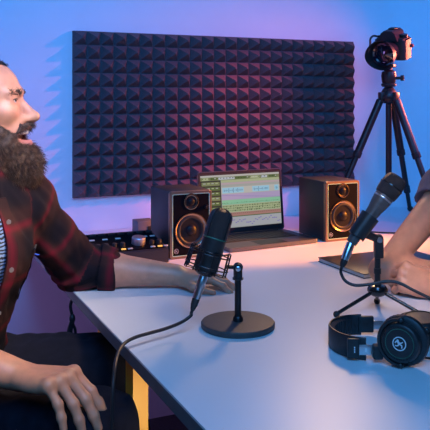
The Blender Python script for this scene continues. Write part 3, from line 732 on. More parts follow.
def hand(f, W, d, n, side, curls, spreads, thumb, sc=1.0):
    """palm from the wrist W along d, back of the hand n, thumb on the side; curls: joint bends of index..little"""
    W, d, n, side = npv(W), hat(d), hat(n), hat(side); sg = -1 if np.cross(n, d) @ side > 0 else 1; R = lambda v, ax, t: npv(Quaternion(Vector(ax), t) @ Vector(v))
    offs = (.030, .009, -.012, -.031); reach = (.088, .091, .086, .077)
    lens = ((.042, .026, .020), (.046, .029, .021), (.042, .027, .021), (.033, .021, .019)); rad = (.0092, .0095, .009, .008)
    for i in range(4):
        k = W+(d*reach[i]+side*offs[i]*1.0)*sc+n*(.003-.06*abs(offs[i]-.005)**1.0*.6)*sc
        f.cone(W+side*offs[i]*.45*sc+d*.012*sc, k-n*.002, .0155*sc, .0118*sc, .010)
        f.ell(k+n*.003*sc, (.0105*sc,)*3, .008)
        v = R(d, n, sg*spreads[i]); p = k; r = rad[i]*sc
        for j, L_ in enumerate(lens[i]):
            v = R(v, np.cross(n, d), curls[i][j]) if False else npv(Quaternion(Vector(hat(np.cross(d, n))), -curls[i][j]) @ Vector(v))
            q = p+v*L_*sc; f.cone(p, q, r*1.08, r*.95, .004); 
            if j < 2: f.ell(q, (r*1.05,)*3, .004)
            p = q; r *= .92
    f.ell(W+d*.045*sc-n*.006*sc, (.046*sc, .034*sc, .014*sc), .012, R=[d, side, n])
    f.ell(W+d*.028*sc+side*.024*sc-n*.010*sc, (.032*sc, .016*sc, .014*sc), .012, R=[hat(d+.5*side), hat(side-.5*d), n])
    p = W+(d*.020+side*.026-n*.008)*sc
    for (v, L_, r) in thumb:
        vv = d*v[0]+side*v[1]+n*v[2]; q = p+hat(vv)*L_*sc; f.cone(p, q, r*sc*1.06, r*sc*.92, .006); p = q
SKIN = mat('skin', (.58, .265, .16), .45, noise=.10, scale=45, bump=.12, bscale=260, sss=.12)
LIPS = mat('lips', (.42, .16, .15), .4)
MOUTH = mat('mouth_inside', (.10, .015, .015), .6)
TEETH = mat('teeth', (.8, .76, .68), .3)
NAIL = mat('finger_nail', (.62, .42, .36), .35)
EYE_W = mat('eye_white', (.7, .68, .66), .2); IRIS = mat('eye_brown', (.05, .03, .02), .15)
HAIR = mat('dark_brown_hair', (.030, .019, .014), .55, noise=.35, scale=300)
BEARD = mat('dark_brown_beard', (.050, .026, .018), .55, noise=.5, scale=160)
BEARD2 = mat('brown_beard_strands', (.085, .044, .028), .45, noise=.5, scale=90)
DENIM = mat('dark_trouser_cloth', (.007, .0075, .015), .9, spec=.2, noise=.25, scale=60, bump=.3, bscale=700)
TEE = mat('black_tee_cloth', (.012, .013, .022), .9, bump=.2, bscale=600)
MAUVE = mat('mauve_tee_cloth', (.17, .13, .16), .9, noise=.12, scale=60, bump=.25, bscale=600)
def head(f, M, beard):
    """M: 4x4, x forward, y the person's left, z up, origin between the ears at eye height"""
    R = npv(M.to_3x3().transposed()); T_ = lambda *v: npv(M @ Vector(v))
    E = lambda c, r, k=.02, op='u': f.ell(T_(*c), r, k, op, R)
    C = lambda a, b, ra, rb, k=.01, op='u': f.cone(T_(*a), T_(*b), ra, rb, k, op)
    E((-.016, 0, .026), (.096, .076, .086)); E((.026, 0, .024), (.054, .060, .056), .03)
    E((.026, 0, -.040), (.056, .060, .080), .03); C((.02, 0, -.088), (.066, 0, -.108), .036, .020, .03)
    C((-.005, .052, -.05), (.058, .02, -.105), .017, .014, .02); C((-.005, -.052, -.05), (.058, -.02, -.105), .017, .014, .02)
    E((.060, 0, -.066), (.030, .034, .036), .025)
    for s in (-1, 1):
        E((.060, s*.040, -.028), (.024, .021, .019), .020)
        C((.083, s*.010, .017), (.070, s*.044, .016), .0105, .009, .012)
        E((.0975, s*.033, -.001), (.016, .020, .012), .010, 's')
        E((.0695, s*.033, -.002), (.0135, .0165, .0145), .004)
        C((.0795, s*.020, -.0095), (.071, s*.048, -.0075), .0042, .0035, .006)
        C((.0825, s*.020, .0065), (.074, s*.048, .003), .0040, .0035, .006)
        E((.097, s*.0125, -.047), (.0115, .0085, .0085), .007)
        C((.088, s*.020, -.045), (.070, s*.034, -.072), .0075, .008, .012)
        E((.104, s*.008, -.0545), (.0075, .0042, .0045), .003, 's')
        E((-.010, s*.076, -.012), (.020, .009, .033), .006); E((-.008, s*.084, -.010), (.010, .006, .018), .006, 's')
    C((.0815, 0, .002), (.108, 0, -.042), .0068, .0118, .010); E((.1115, 0, -.0445), (.0125, .0130, .0110), .008)
    C((.099, 0, -.05), (.094, 0, -.064), .005, .005, .008)
    for s in (-1, 1):
        C((.0975, 0, -.0655), (.076, s*.034, -.070), .0052, .004, .006); C((.0885, 0, -.0985), (.074, s*.031, -.082), .0055, .004, .006)
    C((.085, 0, -.106), (.078, 0, -.116), .012, .016, .014)
    E((.094, 0, -.0825), (.036, .034, .0118), .003, 's')
def torso(f, D, g=0.0):
    c, tf, tl = D['chest'], D['tf'], D['tl']; R = [tf, tl, (0, 0, 1)]; up = npv((0, 0, 1))
    f.ell(D['hips'], (.125+g, .175+g, .13+g), .04, R=R); f.ell((D['hips']+c)/2, (.115+g, .158+g, .17+g), .06, R=R)
    f.ell(c, (.118+g, .172+g, .165+g), .06, R=R); f.ell(c+tf*.04-up*.0, (.09+g, .15+g, .10+g), .05, R=R)
    f.cone(D['lsh']-tl*.02+up*.005, c+up*.115, .056+g, .066+g, .05); f.cone(D['rsh']+tl*.02+up*.005, c+up*.115, .056+g, .066+g, .05)
    f.ell(D['lsh'], (.062+g,)*3, .03); f.ell(D['rsh'], (.062+g,)*3, .03)
def upper_arm(f, a, b, g=0.0): f.cone(a, b, .053+g*.6, .041+g, .02); f.ell(b, (.040+g,)*3, .02)
def forearm(f, a, b, g=0.0):
    a, b = npv(a), npv(b); f.cone(a, a+(b-a)*.3, .040+g, .044+g, .02); f.cone(a+(b-a)*.3, b, .044+g, .0275+g, .02)
def legs(f, D, g=0.0):
    for s in ('l', 'r'):
        h_, k_, a_ = D[s+'hip'], D[s+'knee'], D[s+'ankle']
        f.cone(h_, k_, .088+g, .064+g, .03); f.ell(k_, (.064+g,)*3, .03)
        f.cone(k_, k_+(a_-k_)*.35, .058+g, .058+g, .03); f.cone(k_+(a_-k_)*.35, a_, .058+g, .040+g, .03)
def strands(name, V, Nrm, L0, L1, r, down, m, parent, rnd, droop=.6):
    n = len(V); org = np.array(parent.location)
    V = V-org
    d = Nrm+down*droop+rnd.normal(0, .28, (n, 3)); d /= np.linalg.norm(d, axis=1)[:, None]
    Ls = rnd.uniform(L0, L1, n)[:, None]; a = np.cross(d, rnd.normal(0, 1, (n, 3))); a /= np.linalg.norm(a, axis=1)[:, None]; b = np.cross(d, a)
    mid = V+d*Ls*.55; d2 = d+down*.5+rnd.normal(0, .25, (n, 3)); d2 /= np.linalg.norm(d2, axis=1)[:, None]; tip = mid+d2*Ls*.45
    vs, fs = [], []
    ang = [0, 2*PI/3, 4*PI/3]
    P = np.concatenate([np.stack([V-d*.004+(a*math.cos(t)+b*math.sin(t))*r for t in ang], 1), np.stack([mid+(a*math.cos(t)+b*math.sin(t))*r*.8 for t in ang], 1), tip[:, None]], 1)
    base = (np.arange(n)*7)[:, None]; Q = []
    for i in range(3):
        j = (i+1) % 3; Q.append(np.concatenate([base+i, base+j, base+3+j, base+3+i], 1))
    T3 = [np.concatenate([base+3+i, base+3+(i+1) % 3, base+6], 1) for i in range(3)]
    me = bpy.data.meshes.new(name)
    me.from_pydata(P.reshape(-1, 3).tolist(), [], np.concatenate(Q).tolist()+np.concatenate(T3).tolist())
    me.materials.append(m); o = bpy.data.objects.new(name, me); col.objects.link(o); o.parent = parent
    for p in me.polygons: p.use_smooth = True
    return o
def normals(V, Q):
    n = np.cross(V[Q[:, 2]]-V[Q[:, 0]], V[Q[:, 3]]-V[Q[:, 1]]); N = np.zeros_like(V)
    for i in range(4):
        for c in range(3): N[:, c] += np.bincount(Q[:, i], n[:, c], len(V))
    return N/np.maximum(np.linalg.norm(N, axis=1), 1e-12)[:, None]
def waves(seed, amp, freq, n=6):
    r = np.random.default_rng(seed); ks = r.normal(0, 1, (n, 3)); ks = ks/np.linalg.norm(ks, axis=1)[:, None]*freq*r.uniform(.6, 1.5, n)[:, None]; ph = r.uniform(0, 6.28, n)
    def f(P):
        w_ = r.normal(0, 0, 1)
        q = np.zeros(len(P))
        for k, p in zip(ks, ph): q += np.sin(P @ k+p+1.3*np.sin(P @ k[[1, 2, 0]]*.6+p*2))
        return q*amp/n**.5
    return f
c3 = lambda X, Z, z: npv(cam(X, Z, z))
cv = lambda X, Z, z=0.0: npv(cam(X, Z, z))            # directions turn the same way

# ---- the bearded man
MD = dict(tf=hat(cv(.75, -.66)), tl=hat(cv(.66, .75)), chest=c3(-.585, 1.565, .90), hips=c3(-.66, 1.60, .585),
          lsh=c3(-.462, 1.70, .985), rsh=c3(-.712, 1.42, .985), lelb=c3(-.352, 1.862, .793), relb=c3(-.62, 1.33, .80),
          lhip=c3(-.60, 1.67, .58), rhip=c3(-.665, 1.52, .57), lknee=c3(-.245, 1.72, .585), rknee=c3(-.228, 1.36, .605),
          lankle=c3(-.22, 1.78, .09), rankle=c3(-.28, 1.40, .09))
mroot = cam(-.62, 1.58, 0)
man = thing('person', 'bearded man in red plaid shirt laughing, arm on the table', 'person', mroot)
fwd = hat(cv(math.cos(math.radians(2)), math.sin(math.radians(2)))); pit = math.radians(8)
fwd3 = hat(fwd*math.cos(pit)+npv((0, 0, math.sin(pit)))); lf = hat(np.cross((0, 0, 1), fwd3)); upv = np.cross(fwd3, lf)
HO = c3(-.531, 1.645, 1.215)
HM = Matrix((Vector(fwd3), Vector(lf), Vector(upv))).transposed().to_4x4(); HM.translation = Vector(HO)
f = Field(); torso(f, MD)
nb_ = MD['chest']+npv((0, 0, .13)); f.cone(nb_, npv(HM @ Vector((-.030, 0, -.075))), .064, .056, .04)
head(f, HM, True)
lwr = c3(-.098, 1.862, .771); rwr = npv(cw(20, 376, 1.325))
upper_arm(f, MD['lsh'], MD['lelb']); upper_arm(f, MD['rsh'], MD['relb']); forearm(f, MD['lelb'], lwr); forearm(f, MD['relb'], rwr)
ld = hat(cv(.97, -.10, -.03))
hand(f, lwr, ld, hat(npv((0, 0, 1))+.0*ld), hat(cv(-.10, -1, 0)), ((.35, .35, .25), (.30, .35, .25), (.30, .3, .25), (.3, .3, .2)), (-.12, -.02, .06, .14),
     (((.75, .65, -.2), .040, .0115), ((.95, .30, -.15), .032, .0100), ((1, .1, -.15), .026, .0085)), .96)
kn_i, kn_l = npv(cw(82, 373, 1.325)), npv(cw(51, 389, 1.255))
mid = (kn_i+kn_l)/2; rd = hat(mid-rwr); rs = hat((kn_i-kn_l)-rd*((kn_i-kn_l) @ rd)); rn = hat(np.cross(rd, rs)); rn = rn if rn[2] > 0 else -rn
hand(f, rwr, rd, rn, rs, ((.85, .22, .12), (.88, .24, .12), (.92, .26, .12), (.95, .28, .12)), (-.16, -.05, .03, .10),
     (((.7, .35, -.5), .038, .0120), ((.9, .0, -.5), .028, .0105), ((.7, -.2, -.6), .020, .0090)), 1.08)
legs(f, MD, -.016)
for s in ('l', 'r'):
    a_ = MD[s+'ankle']; f.cone(a_, a_+MD['tf']*.15+npv((0, 0, -.055)), .042, .032, .03)
V, Q = f.mesh(.0028)
iH = HM.inverted(); Rm = npv(iH.to_3x3()); cen = V[Q].mean(1); loc = cen @ Rm.T+npv(iH.translation)
mi = np.zeros(len(Q), int)
x, y, z = loc.T
lipz = (np.abs(y) < .036) & (x > .072) & (x < .108)
mi[lipz & (((z > -.0735) & (z < -.0615)) | ((z > -.1075) & (z < -.0925)))] = 1
inm = lipz & (np.abs(z+.0825) < .0118*np.sqrt(np.clip(1-(y/.034)**2, 0, 1))+.0008) & (x < .0915)
mi[inm] = 2
body, V = mesh_obj('body', V, Q, [SKIN, LIPS, MOUTH], man, mi, 1)
NV = normals(V, Q); Lh_ = V @ Rm.T+npv(iH.translation)
# eyes, lashes, brows, teeth
HB4 = Matrix.Translation(-man.location) @ HM
for s in (-1, 1):
    e_ = MB().ball((.0725, s*.033, -.002), .0118, n=20)
    eo = e_.ball((.0795, s*.034, -.002), .0058, 1, n=12); bmesh.ops.transform(eo.bm, matrix=HB4, verts=eo.bm.verts[:])
    eo.build('eye', [EYE_W, IRIS], man)
    b_ = MB()
    b_.tube([HB4 @ Vector(v) for v in ((.0845, s*.020, -.0005), (.0855, s*.030, .0012), (.0820, s*.041, .0002), (.0745, s*.049, -.0035))], [.0007, .0013, .0014, .0006], 6)
    b_.build('lashes', HAIR, man)
tm = MB()
for i in range(10):
    a_ = (i-4.5)*.22; tm.ball(HB4 @ Vector((.060+.030*math.cos(a_), .030*math.sin(a_), -.0755)), .0048, sc=(.75, .85, 1.2), n=10)
tm.build('teeth', TEETH, man)
rnd = np.random.default_rng(4)
# beard volume and strands
fb = Field(); Rb = npv(HM.to_3x3().transposed()); TH = lambda *v: npv(HM @ Vector(v))
for s in (-1, 1):
    fb.cone(TH(.004, s*.066, -.012), TH(.014, s*.064, -.055), .011, .017, .015); fb.cone(TH(.012, s*.064, -.030), TH(.040, s*.052, -.070), .004, .009, .012); fb.cone(TH(.012, s*.062, -.055), TH(.045, s*.045, -.095), .018, .026, .02)
    fb.cone(TH(.054, s*.044, -.078), TH(.050, s*.042, -.095), .009, .018, .015)
    fb.cone(TH(.101, s*.004, -.0590), TH(.087, s*.029, -.0620), .0060, .0060, .006); fb.cone(TH(.087, s*.029, -.062), TH(.064, s*.042, -.088), .0058, .010, .008)
fb.ell(TH(.052, 0, -.130), (.050, .055, .040), .02, R=Rb); fb.ell(TH(.058, 0, -.146), (.044, .044, .040), .02, R=Rb); fb.ell(TH(.084, 0, -.152), (.028, .030, .032), .02, R=Rb)
fb.cone(TH(.02, .03, -.12), TH(.05, 0, -.16), .035, .04, .02); fb.cone(TH(.02, -.03, -.12), TH(.05, 0, -.16), .035, .04, .02)
fb.ell(TH(.100, 0, -.086), (.042, .050, .0175), .004, 's', Rb)
wv = waves(5, .0022, 330)
Vb, Qb = fb.mesh(.0025, wv)
bo, Vb = mesh_obj('beard', Vb, Qb, BEARD, man, None, 0)
Nb = normals(Vb, Qb); pick = rnd.choice(len(Vb), min(10000, len(Vb)), replace=False)
lb = Vb[pick] @ Rm.T+npv(iH.translation)
low = lb[:, 2] < -.10
dn = npv(HM.to_3x3() @ Vector((.35, 0, -1)))
so = strands('beard_strands', Vb[pick][low], Nb[pick][low], .008, .023, .00040, dn, BEARD2, man, rnd, .9)
so2 = strands('beard_strands', Vb[pick][~low], Nb[pick][~low], .006, .014, .00036, dn, BEARD2, man, rnd, 1.6)
so.parent = bo; so2.parent = bo; so.location = so2.location = (0, 0, 0)
# cropped hair: follows the skull above a hairline, and brows
sel = (Lh_[:, 2] > .028) & (Lh_[:, 0]*.85+.025*np.abs(Lh_[:, 1])/.07 < .058+.25*(Lh_[:, 2]-.08)) | ((Lh_[:, 0] < -.005) & (Lh_[:, 2] > -.045) & (Lh_[:, 2] <= .03) & (Lh_[:, 0] > -.12) & (np.abs(Lh_[:, 1]) < .08))
sel &= (Lh_[:, 2] > -.06) & (np.linalg.norm(Lh_, axis=1) < .2)
qs = sel[Q].all(1); ids = np.unique(Q[qs]); mp = -np.ones(len(V), int); mp[ids] = np.arange(len(ids))
n1 = len(ids); top_ = V[ids]+NV[ids]*.0035; q1 = mp[Q[qs]]
mesh_obj('hair', np.concatenate([top_]), q1, HAIR, man, None, 1)
ids2 = rnd.choice(ids, min(3500, len(ids)), replace=False)
strands('hair_strands', V[ids2]+NV[ids2]*.003, NV[ids2], .003, .006, .0004, npv((0, 0, -1)), HAIR, man, rnd, .2)
bw = (np.abs(Lh_[:, 2]-.0165) < .0055) & (np.abs(Lh_[:, 1]) > .012) & (np.abs(Lh_[:, 1]) < .05) & (Lh_[:, 0] > .055)
ib = rnd.choice(np.nonzero(bw)[0], min(900, int(bw.sum())), replace=True)
strands('eyebrows', V[ib]+rnd.normal(0, .0008, (len(ib), 3)), NV[ib]*.4+npv(HM.to_3x3() @ Vector((-.6, 0, .1))), .005, .010, .0005, npv((0, 0, -1)), HAIR, man, rnd, .1)

# plaid cloth: two crossing stripe sets read from the cloth's own coordinates
def plaid():
    m = bpy.data.materials.new('red_plaid_flannel'); m.use_nodes = True; nt = m.node_tree; b = nt.nodes['Principled BSDF']
    b.inputs['Roughness'].default_value = .9; b.inputs['Specular IOR Level'].default_value = .2
    N_ = nt.nodes.new; Lk = nt.links.new
    at = N_('ShaderNodeAttribute'); at.attribute_name = 'cloth'; sp_ = N_('ShaderNodeSeparateXYZ')
    nz_ = N_('ShaderNodeTexNoise'); nz_.inputs['Scale'].default_value = 14; nz_.inputs['Detail'].default_value = 3
    Lk(at.outputs['Vector'], nz_.inputs['Vector'])
    mx = N_('ShaderNodeVectorMath'); mx.operation = 'MULTIPLY_ADD'; mx.inputs[1].default_value = (.012, .012, 0)
    Lk(nz_.outputs['Color'], mx.inputs[0]); Lk(at.outputs['Vector'], mx.inputs[2]); Lk(mx.outputs[0], sp_.inputs[0])
    def stripe(src, period, stops, off=0.0):
        a = N_('ShaderNodeMath'); a.operation = 'MULTIPLY_ADD'; a.inputs[1].default_value = 1/period; a.inputs[2].default_value = off; Lk(src, a.inputs[0])
        fr_ = N_('ShaderNodeMath'); fr_.operation = 'FRACT'; Lk(a.outputs[0], fr_.inputs[0])
        r = N_('ShaderNodeValToRGB'); e = r.color_ramp.elements
        while len(e) > 1: e.remove(e[-1])
        e[0].position = stops[0][0]; e[0].color = (*stops[0][1], 1)
        for p, c in stops[1:]: x_ = e.new(p); x_.color = (*c, 1)
        Lk(fr_.outputs[0], r.inputs[0]); return r.outputs[0]
    k0, k1, k2, k3 = (.004, .0035, .008), (.040, .015, .013), (.17, .008, .021), (.010, .006, .009)
    st_ = [(0, k0), (.26, k0), (.36, k3), (.44, k1), (.52, k2), (.55, k2), (.64, k1), (.80, k1), (.92, k3), (1, k0)]
    s1 = stripe(sp_.outputs[0], .105, st_, .15); s2 = stripe(sp_.outputs[1], .115, st_, .3)
    mixc = N_('ShaderNodeMix'); mixc.data_type = 'RGBA'; mixc.inputs[0].default_value = .5; Lk(s1, mixc.inputs[6]); Lk(s2, mixc.inputs[7])
    Lk(mixc.outputs[2], b.inputs['Base Color'])
    n2 = N_('ShaderNodeTexNoise'); n2.inputs['Scale'].default_value = 700; bp = N_('ShaderNodeBump'); bp.inputs['Strength'].default_value = .3; bp.inputs['Distance'].default_value = .002
    tc = N_('ShaderNodeTexCoord'); Lk(tc.outputs['Object'], n2.inputs['Vector']); Lk(n2.outputs['Fac'], bp.inputs['Height']); Lk(bp.outputs[0], b.inputs['Normal'])
    return m
PLAID = plaid()
up3 = npv((0, 0, 1)); ch, tf, tl = MD['chest'], MD['tf'], MD['tl']
def open_shirt():
    g = .018; s = Field(); torso(s, MD, g)
    s.ell(MD['hips']+up3*.02, (.148, .195, .12), .05, R=[tf, tl, up3])
    for sh, el in ((MD['lsh'], MD['lelb']), (MD['rsh'], MD['relb'])):
        s.cone(sh, el, .064, .056, .03); s.ell(el, (.058,)*3, .02)
    s.cone(MD['lelb'], MD['lelb']+(lwr-MD['lelb'])*.27, .058, .051, .02); s.cone(MD['relb'], MD['relb']+(rwr-MD['relb'])*.25, .058, .051, .02)
    s.cone(ch+up3*.125-tf*.01, npv(HM @ Vector((-.036, 0, -.105))), .086, .076, .05)
    return s
s = open_shirt(); s_in = [p for p in s.p]
nv = hat(npv(HM @ Vector((-.03, 0, -.075)))-ch)
s.half(npv(HM @ Vector((-.036, 0, -.118))), up3-tf*.12, .004)
lv, rv = hat(lwr-MD['lelb']), hat(rwr-MD['relb'])
s.half(MD['hips']-up3*.06, (0, 0, -1), .01)
# open front: a wide strip is cut away, neck and sleeves are hollow
s.slab(ch+tf*.22-up3*.10+tl*.01, [tf, tl, up3], (.19, .062, .42), .006)
ww1, ww2 = waves(11, .0042, 36), waves(12, .0016, 110)
armd = hat(MD['lelb']-MD['lsh'])
def folds(P):
    t = (P-MD['lelb']) @ armd; r_ = np.linalg.norm(P-MD['lelb'], axis=1)
    return ww1(P)+ww2(P)+.0045*np.sin(t*150+6*np.sin(P[:, 2]*22))*np.exp(-(r_/.11)**2)
hollow = Field(); torso(hollow, MD, .007)
V1, Q1 = s.mesh(.0042, folds)
# cut the sleeves clean at their rolled hems
def clothattr(o, V, segs):
    best = np.full(len(V), 9.0); u = np.zeros(len(V)); v = np.zeros(len(V))
    for a, b, ref, u0 in segs:
        a, b = npv(a), npv(b); d = b-a; L_ = np.linalg.norm(d); d = d/L_; pa = V-a; t = np.clip(pa @ d, 0, L_); r = pa-t[:, None]*d; rl = np.linalg.norm(r, axis=1)
        ref = hat(npv(ref)-d*(npv(ref) @ d)); r2 = np.cross(d, ref); ang = np.arctan2(r @ r2, r @ ref)
        if u0 is None: R_, uu = .14, (V-a) @ npv((0, 0, 1)); rl = rl*.52
        else: R_, uu = .058, pa @ d+u0
        m = rl < best; best[m] = rl[m]; u[m] = (ang*R_)[m]; v[m] = uu[m]
    at = o.data.attributes.new('cloth', 'FLOAT_VECTOR', 'POINT'); at.data.foreach_set('vector', np.stack([u, v, u*0], 1).astype(np.float32).ravel())
segs = [(MD['hips'], ch+up3*.12, -tf, None), (MD['lsh'], MD['lelb'], up3, .0), (MD['lelb'], MD['lelb']+lv*.1, up3, .28), (MD['rsh'], MD['relb'], up3, .0), (MD['relb'], MD['relb']+rv*.1, up3, .28)]
so_, V1 = mesh_obj('plaid_shirt', V1, Q1, PLAID, man, None, 1); clothattr(so_, V1, segs); so_['label'] = 'open red and black plaid flannel shirt'
# rolled cuffs
for el, dv_, nm in ((MD['lelb'], lv, 0), (MD['relb'], rv, 1)):
    cf = Field(); a_ = el+dv_*.055; b_ = el+dv_*(.098 if nm == 0 else .09)
    cf.cone(a_, b_, .060, .054, .01); cf.half(b_, dv_, .006); cf.half(a_, -dv_, .006)
    cf.cone(el, b_+dv_*.05, .050, .046, .004, 's')
    wc = waves(20+nm, .003, 70)
    Vc, Qc = cf.mesh(.0038, wc); o_, Vc = mesh_obj('rolled_cuff', Vc, Qc, PLAID, so_, None, 1)
    o_.location = (0, 0, 0); me = o_.data
    arr = (Vc-np.array(man.location)).astype(np.float32); me.vertices.foreach_set('co', arr.ravel()); clothattr(o_, Vc, segs)
# placket with buttons, pocket, collar on the shirt's visible half
def on_surface(fl_, p, dirv, disp=None, far=.4):
    p, dirv = npv(p), hat(dirv); ts = np.linspace(0, far, 400); P = p+ts[:, None]*(-dirv); d = fl_.eval(P, None, disp); k = np.argmax(d < 0)
    return P[k] if (d < 0).any() else p-dirv*far
full = Field(); full.p = s_in[:]
org = npv(man.location)
def strip(name, ys, zs, width, th, m, par, latdir, outdir, wdir):
    mb = MB(); rings = []
    for a_, z_ in zip(ys, zs):
        p = on_surface(full, ch+tl*a_+up3*z_+outdir*.3, outdir, folds); rings.append([Vector(p-org+wdir*sx_*width/2+outdir*oo_) for sx_, oo_ in ((-1, -.002), (-1, th), (0, th*1.15), (1, th), (1, -.002))])
    o = mb.quadgrid(rings, 0, True, (True, True)).build(name, m, par); return o, rings
zs = np.linspace(.115, -.36, 30); pk, rg = strip('placket', [.064+.016*math.sin(i*.35)*.3 for i in range(30)], zs, .026, .004, PLAID, so_, tl, tf, tl)
pv_ = np.array([v.co for v in pk.data.vertices])+org; clothattr(pk, pv_, segs)
BTN2 = mat('shirt_button', (.14, .13, .13), .3)
for i in (3, 9, 15, 21, 27):
    p = Vector(rg[i][2]); MB().lathe([(.0055, 0), (.0055, .0015), (.0035, .0018), (.0003, .0014)], Matrix.Translation(p) @ frame(tf), 16).build('button', BTN2, so_)
pz = np.linspace(-.01, -.13, 10); 
mbk = MB(); rings = []
for z_ in pz:
    row = []
    for k in range(7):
        a_ = .088+.055*k/6; dr = hat(tf*.8+tl*.55); p = on_surface(full, ch+tl*a_+up3*z_+dr*.3, dr, folds); row.append(Vector(p-org+dr*.0035))
    rings.append(row)
pko = mbk.quadgrid(rings, 0, False).build('chest_pocket', PLAID, so_)
pv_ = np.array([v.co for v in pko.data.vertices])+org; clothattr(pko, pv_, segs)
MB().tube([r + Vector(tf)*.001 for r in rings[0]], .0022, 6).build('pocket_edge', TEE, so_)
MB().box((-.003, -.0008, -.008), (.003, .0008, .008), M=Matrix.Translation(Vector(rings[0][5])+Vector(tf)*.003-Vector((0, 0, .02))) @ frame(tf)).build('pocket_tab', mat('blue_tab', (.05, .15, .7), .6), so_)['label'] = 'small blue tab on the pocket'
# collar
mc = MB(); rings = []
ncen = npv(HM @ Vector((-.034, 0, -.105)))
for i in range(25):
    t = math.radians(50+260*i/24); d_2 = tf*math.cos(t)+tl*math.sin(t)
    dipz = -.055*max(0, math.cos(t))**1.0
    b0 = ncen+d_2*.072+up3*(dipz-.005); b1 = ncen+d_2*.076+up3*(dipz+.018); b2 = ncen+d_2*.090+up3*(dipz+.004); b3 = ncen+d_2*(.108)+up3*(dipz*1.25-.034)
    rings.append([Vector(v-org) for v in (b0, b1, b2, b3, b3-d_2*.004, b2-d_2*.006-up3*.002)])
colr = mc.quadgrid(rings, 0, True, (True, True)).build('collar', PLAID, so_)
pv_ = np.array([v.co for v in colr.data.vertices])+org; clothattr(colr, pv_, segs)
# tee under the shirt with a pale brush print
s = Field(); torso(s, MD, .010); s.cone(ch+up3*.12, npv(HM @ Vector((-.032, 0, -.11))), .076, .068, .05); s.half(ch+up3*.18+tf*.02, hat(up3*.9+tf*.2), .004); s.half(MD['hips']-up3*.05, (0, 0, -1), .01)
tee_m = bpy.data.materials.new('printed_tee_cloth'); tee_m.use_nodes = True; nt = tee_m.node_tree; b = nt.nodes['Principled BSDF']; b.inputs['Roughness'].default_value = .9
tcn = nt.nodes.new('ShaderNodeAttribute'); tcn.attribute_name = 'cloth'
sep = nt.nodes.new('ShaderNodeSeparateXYZ'); nt.links.new(tcn.outputs['Vector'], sep.inputs[0])
wav = nt.nodes.new('ShaderNodeTexWave'); wav.bands_direction = 'Y'; wav.inputs['Scale'].default_value = 38; wav.inputs['Distortion'].default_value = 3.5; wav.inputs['Detail'].default_value = 2; wav.inputs['Detail Scale'].default_value = 2
nt.links.new(tcn.outputs['Vector'], wav.inputs['Vector'])
def box1(src, lo, hi):
    a = nt.nodes.new('ShaderNodeMath'); a.operation = 'COMPARE'; a.inputs[1].default_value = (lo+hi)/2; a.inputs[2].default_value = (hi-lo)/2; nt.links.new(src, a.inputs[0]); return a.outputs[0]
m1 = nt.nodes.new('ShaderNodeMath'); m1.operation = 'MULTIPLY'; nt.links.new(box1(sep.outputs[0], -.10, .06), m1.inputs[0]); nt.links.new(box1(sep.outputs[1], .74, .975), m1.inputs[1])
m2 = nt.nodes.new('ShaderNodeMath'); m2.operation = 'MULTIPLY'; nt.links.new(m1.outputs[0], m2.inputs[0])
th_ = nt.nodes.new('ShaderNodeMath'); th_.operation = 'GREATER_THAN'; th_.inputs[1].default_value = .5; nt.links.new(wav.outputs['Fac'], th_.inputs[0]); nt.links.new(th_.outputs[0], m2.inputs[1])
mxx = nt.nodes.new('ShaderNodeMix'); mxx.data_type = 'RGBA'; mxx.inputs[6].default_value = (.010, .012, .022, 1); mxx.inputs[7].default_value = (.22, .32, .55, 1); nt.links.new(m2.outputs[0], mxx.inputs[0]); nt.links.new(mxx.outputs[2], b.inputs['Base Color'])
V2, Q2 = s.mesh(.006, waves(31, .002, 40)); o_, V2 = mesh_obj('tee_shirt', V2, Q2, tee_m, man, None, 1)
u_ = (V2-ch) @ tl; at = o_.data.attributes.new('cloth', 'FLOAT_VECTOR', 'POINT'); at.data.foreach_set('vector', np.stack([u_, V2[:, 2], u_*0], 1).astype(np.float32).ravel())
o_['label'] = 'black tee shirt with pale blue print'
# trousers
def trousers(D, seed):
    s = Field(); s.ell(D['hips']-up3*.0, (.138, .185, .115), .04, R=[D['tf'], D['tl'], up3]); legs(s, D, .012)
    s.half(D['hips']+up3*.075, (0, 0, 1), .01)
    for k_ in ('l', 'r'): s.half(D[k_+'ankle']+up3*.02, D[k_+'ankle']-D[k_+'knee'], .006) if False else None
    wa, wb = waves(seed, .0048, 28), waves(seed+1, .0018, 90)
    return s.mesh(.006, lambda P: wa(P)+wb(P))
V3, Q3 = trousers(MD, 41); mesh_obj('trousers', V3, Q3, DENIM, man, None, 1)
def shoes(D, par):
    for k_ in ('l', 'r'):
        a_ = D[k_+'ankle']; s = Field(); p1 = a_+D['tf']*.16; p1[2] = .045; p0 = a_-D['tf']*.05; p0[2] = .05
        s.cone(p0, p1, .048, .040, .02); s.cone(a_+up3*.02, p0+D['tf']*.04, .050, .05, .03); s.half((0, 0, .004), (0, 0, -1), .004)
        Vs, Qs = s.mesh(.006); mesh_obj('shoe', Vs, Qs, BLK, par, None, 1)
shoes(MD, man)
def stool(D, label):
    c = (D['hips']*1.0); t = thing('stool', label, 'stool', (c[0], c[1], 0), 0, 'stools at the table')
    top_z = c[2]-.142
    MB().lathe([(.0004, top_z-.04), (.165, top_z-.04), (.18, top_z-.03), (.18, top_z-.012), (.165, top_z), (.0004, top_z)], None, 40).build('seat', LEATHER, t)
    for k in range(4):
        a = PI/4+k*PI/2; v = Vector((math.cos(a), math.sin(a), 0)); MB().rod(v*.20, v*.12+Vector((0, 0, top_z-.035)), .013).build('leg', SATIN, t)
    MB().tube([Vector((.175*math.cos(a), .175*math.sin(a), .2)) for a in [2*PI*i/32 for i in range(32)]], .008, 8, closed=True).build('foot_ring', SATIN, t)
stool(MD, 'round black stool under the bearded man')

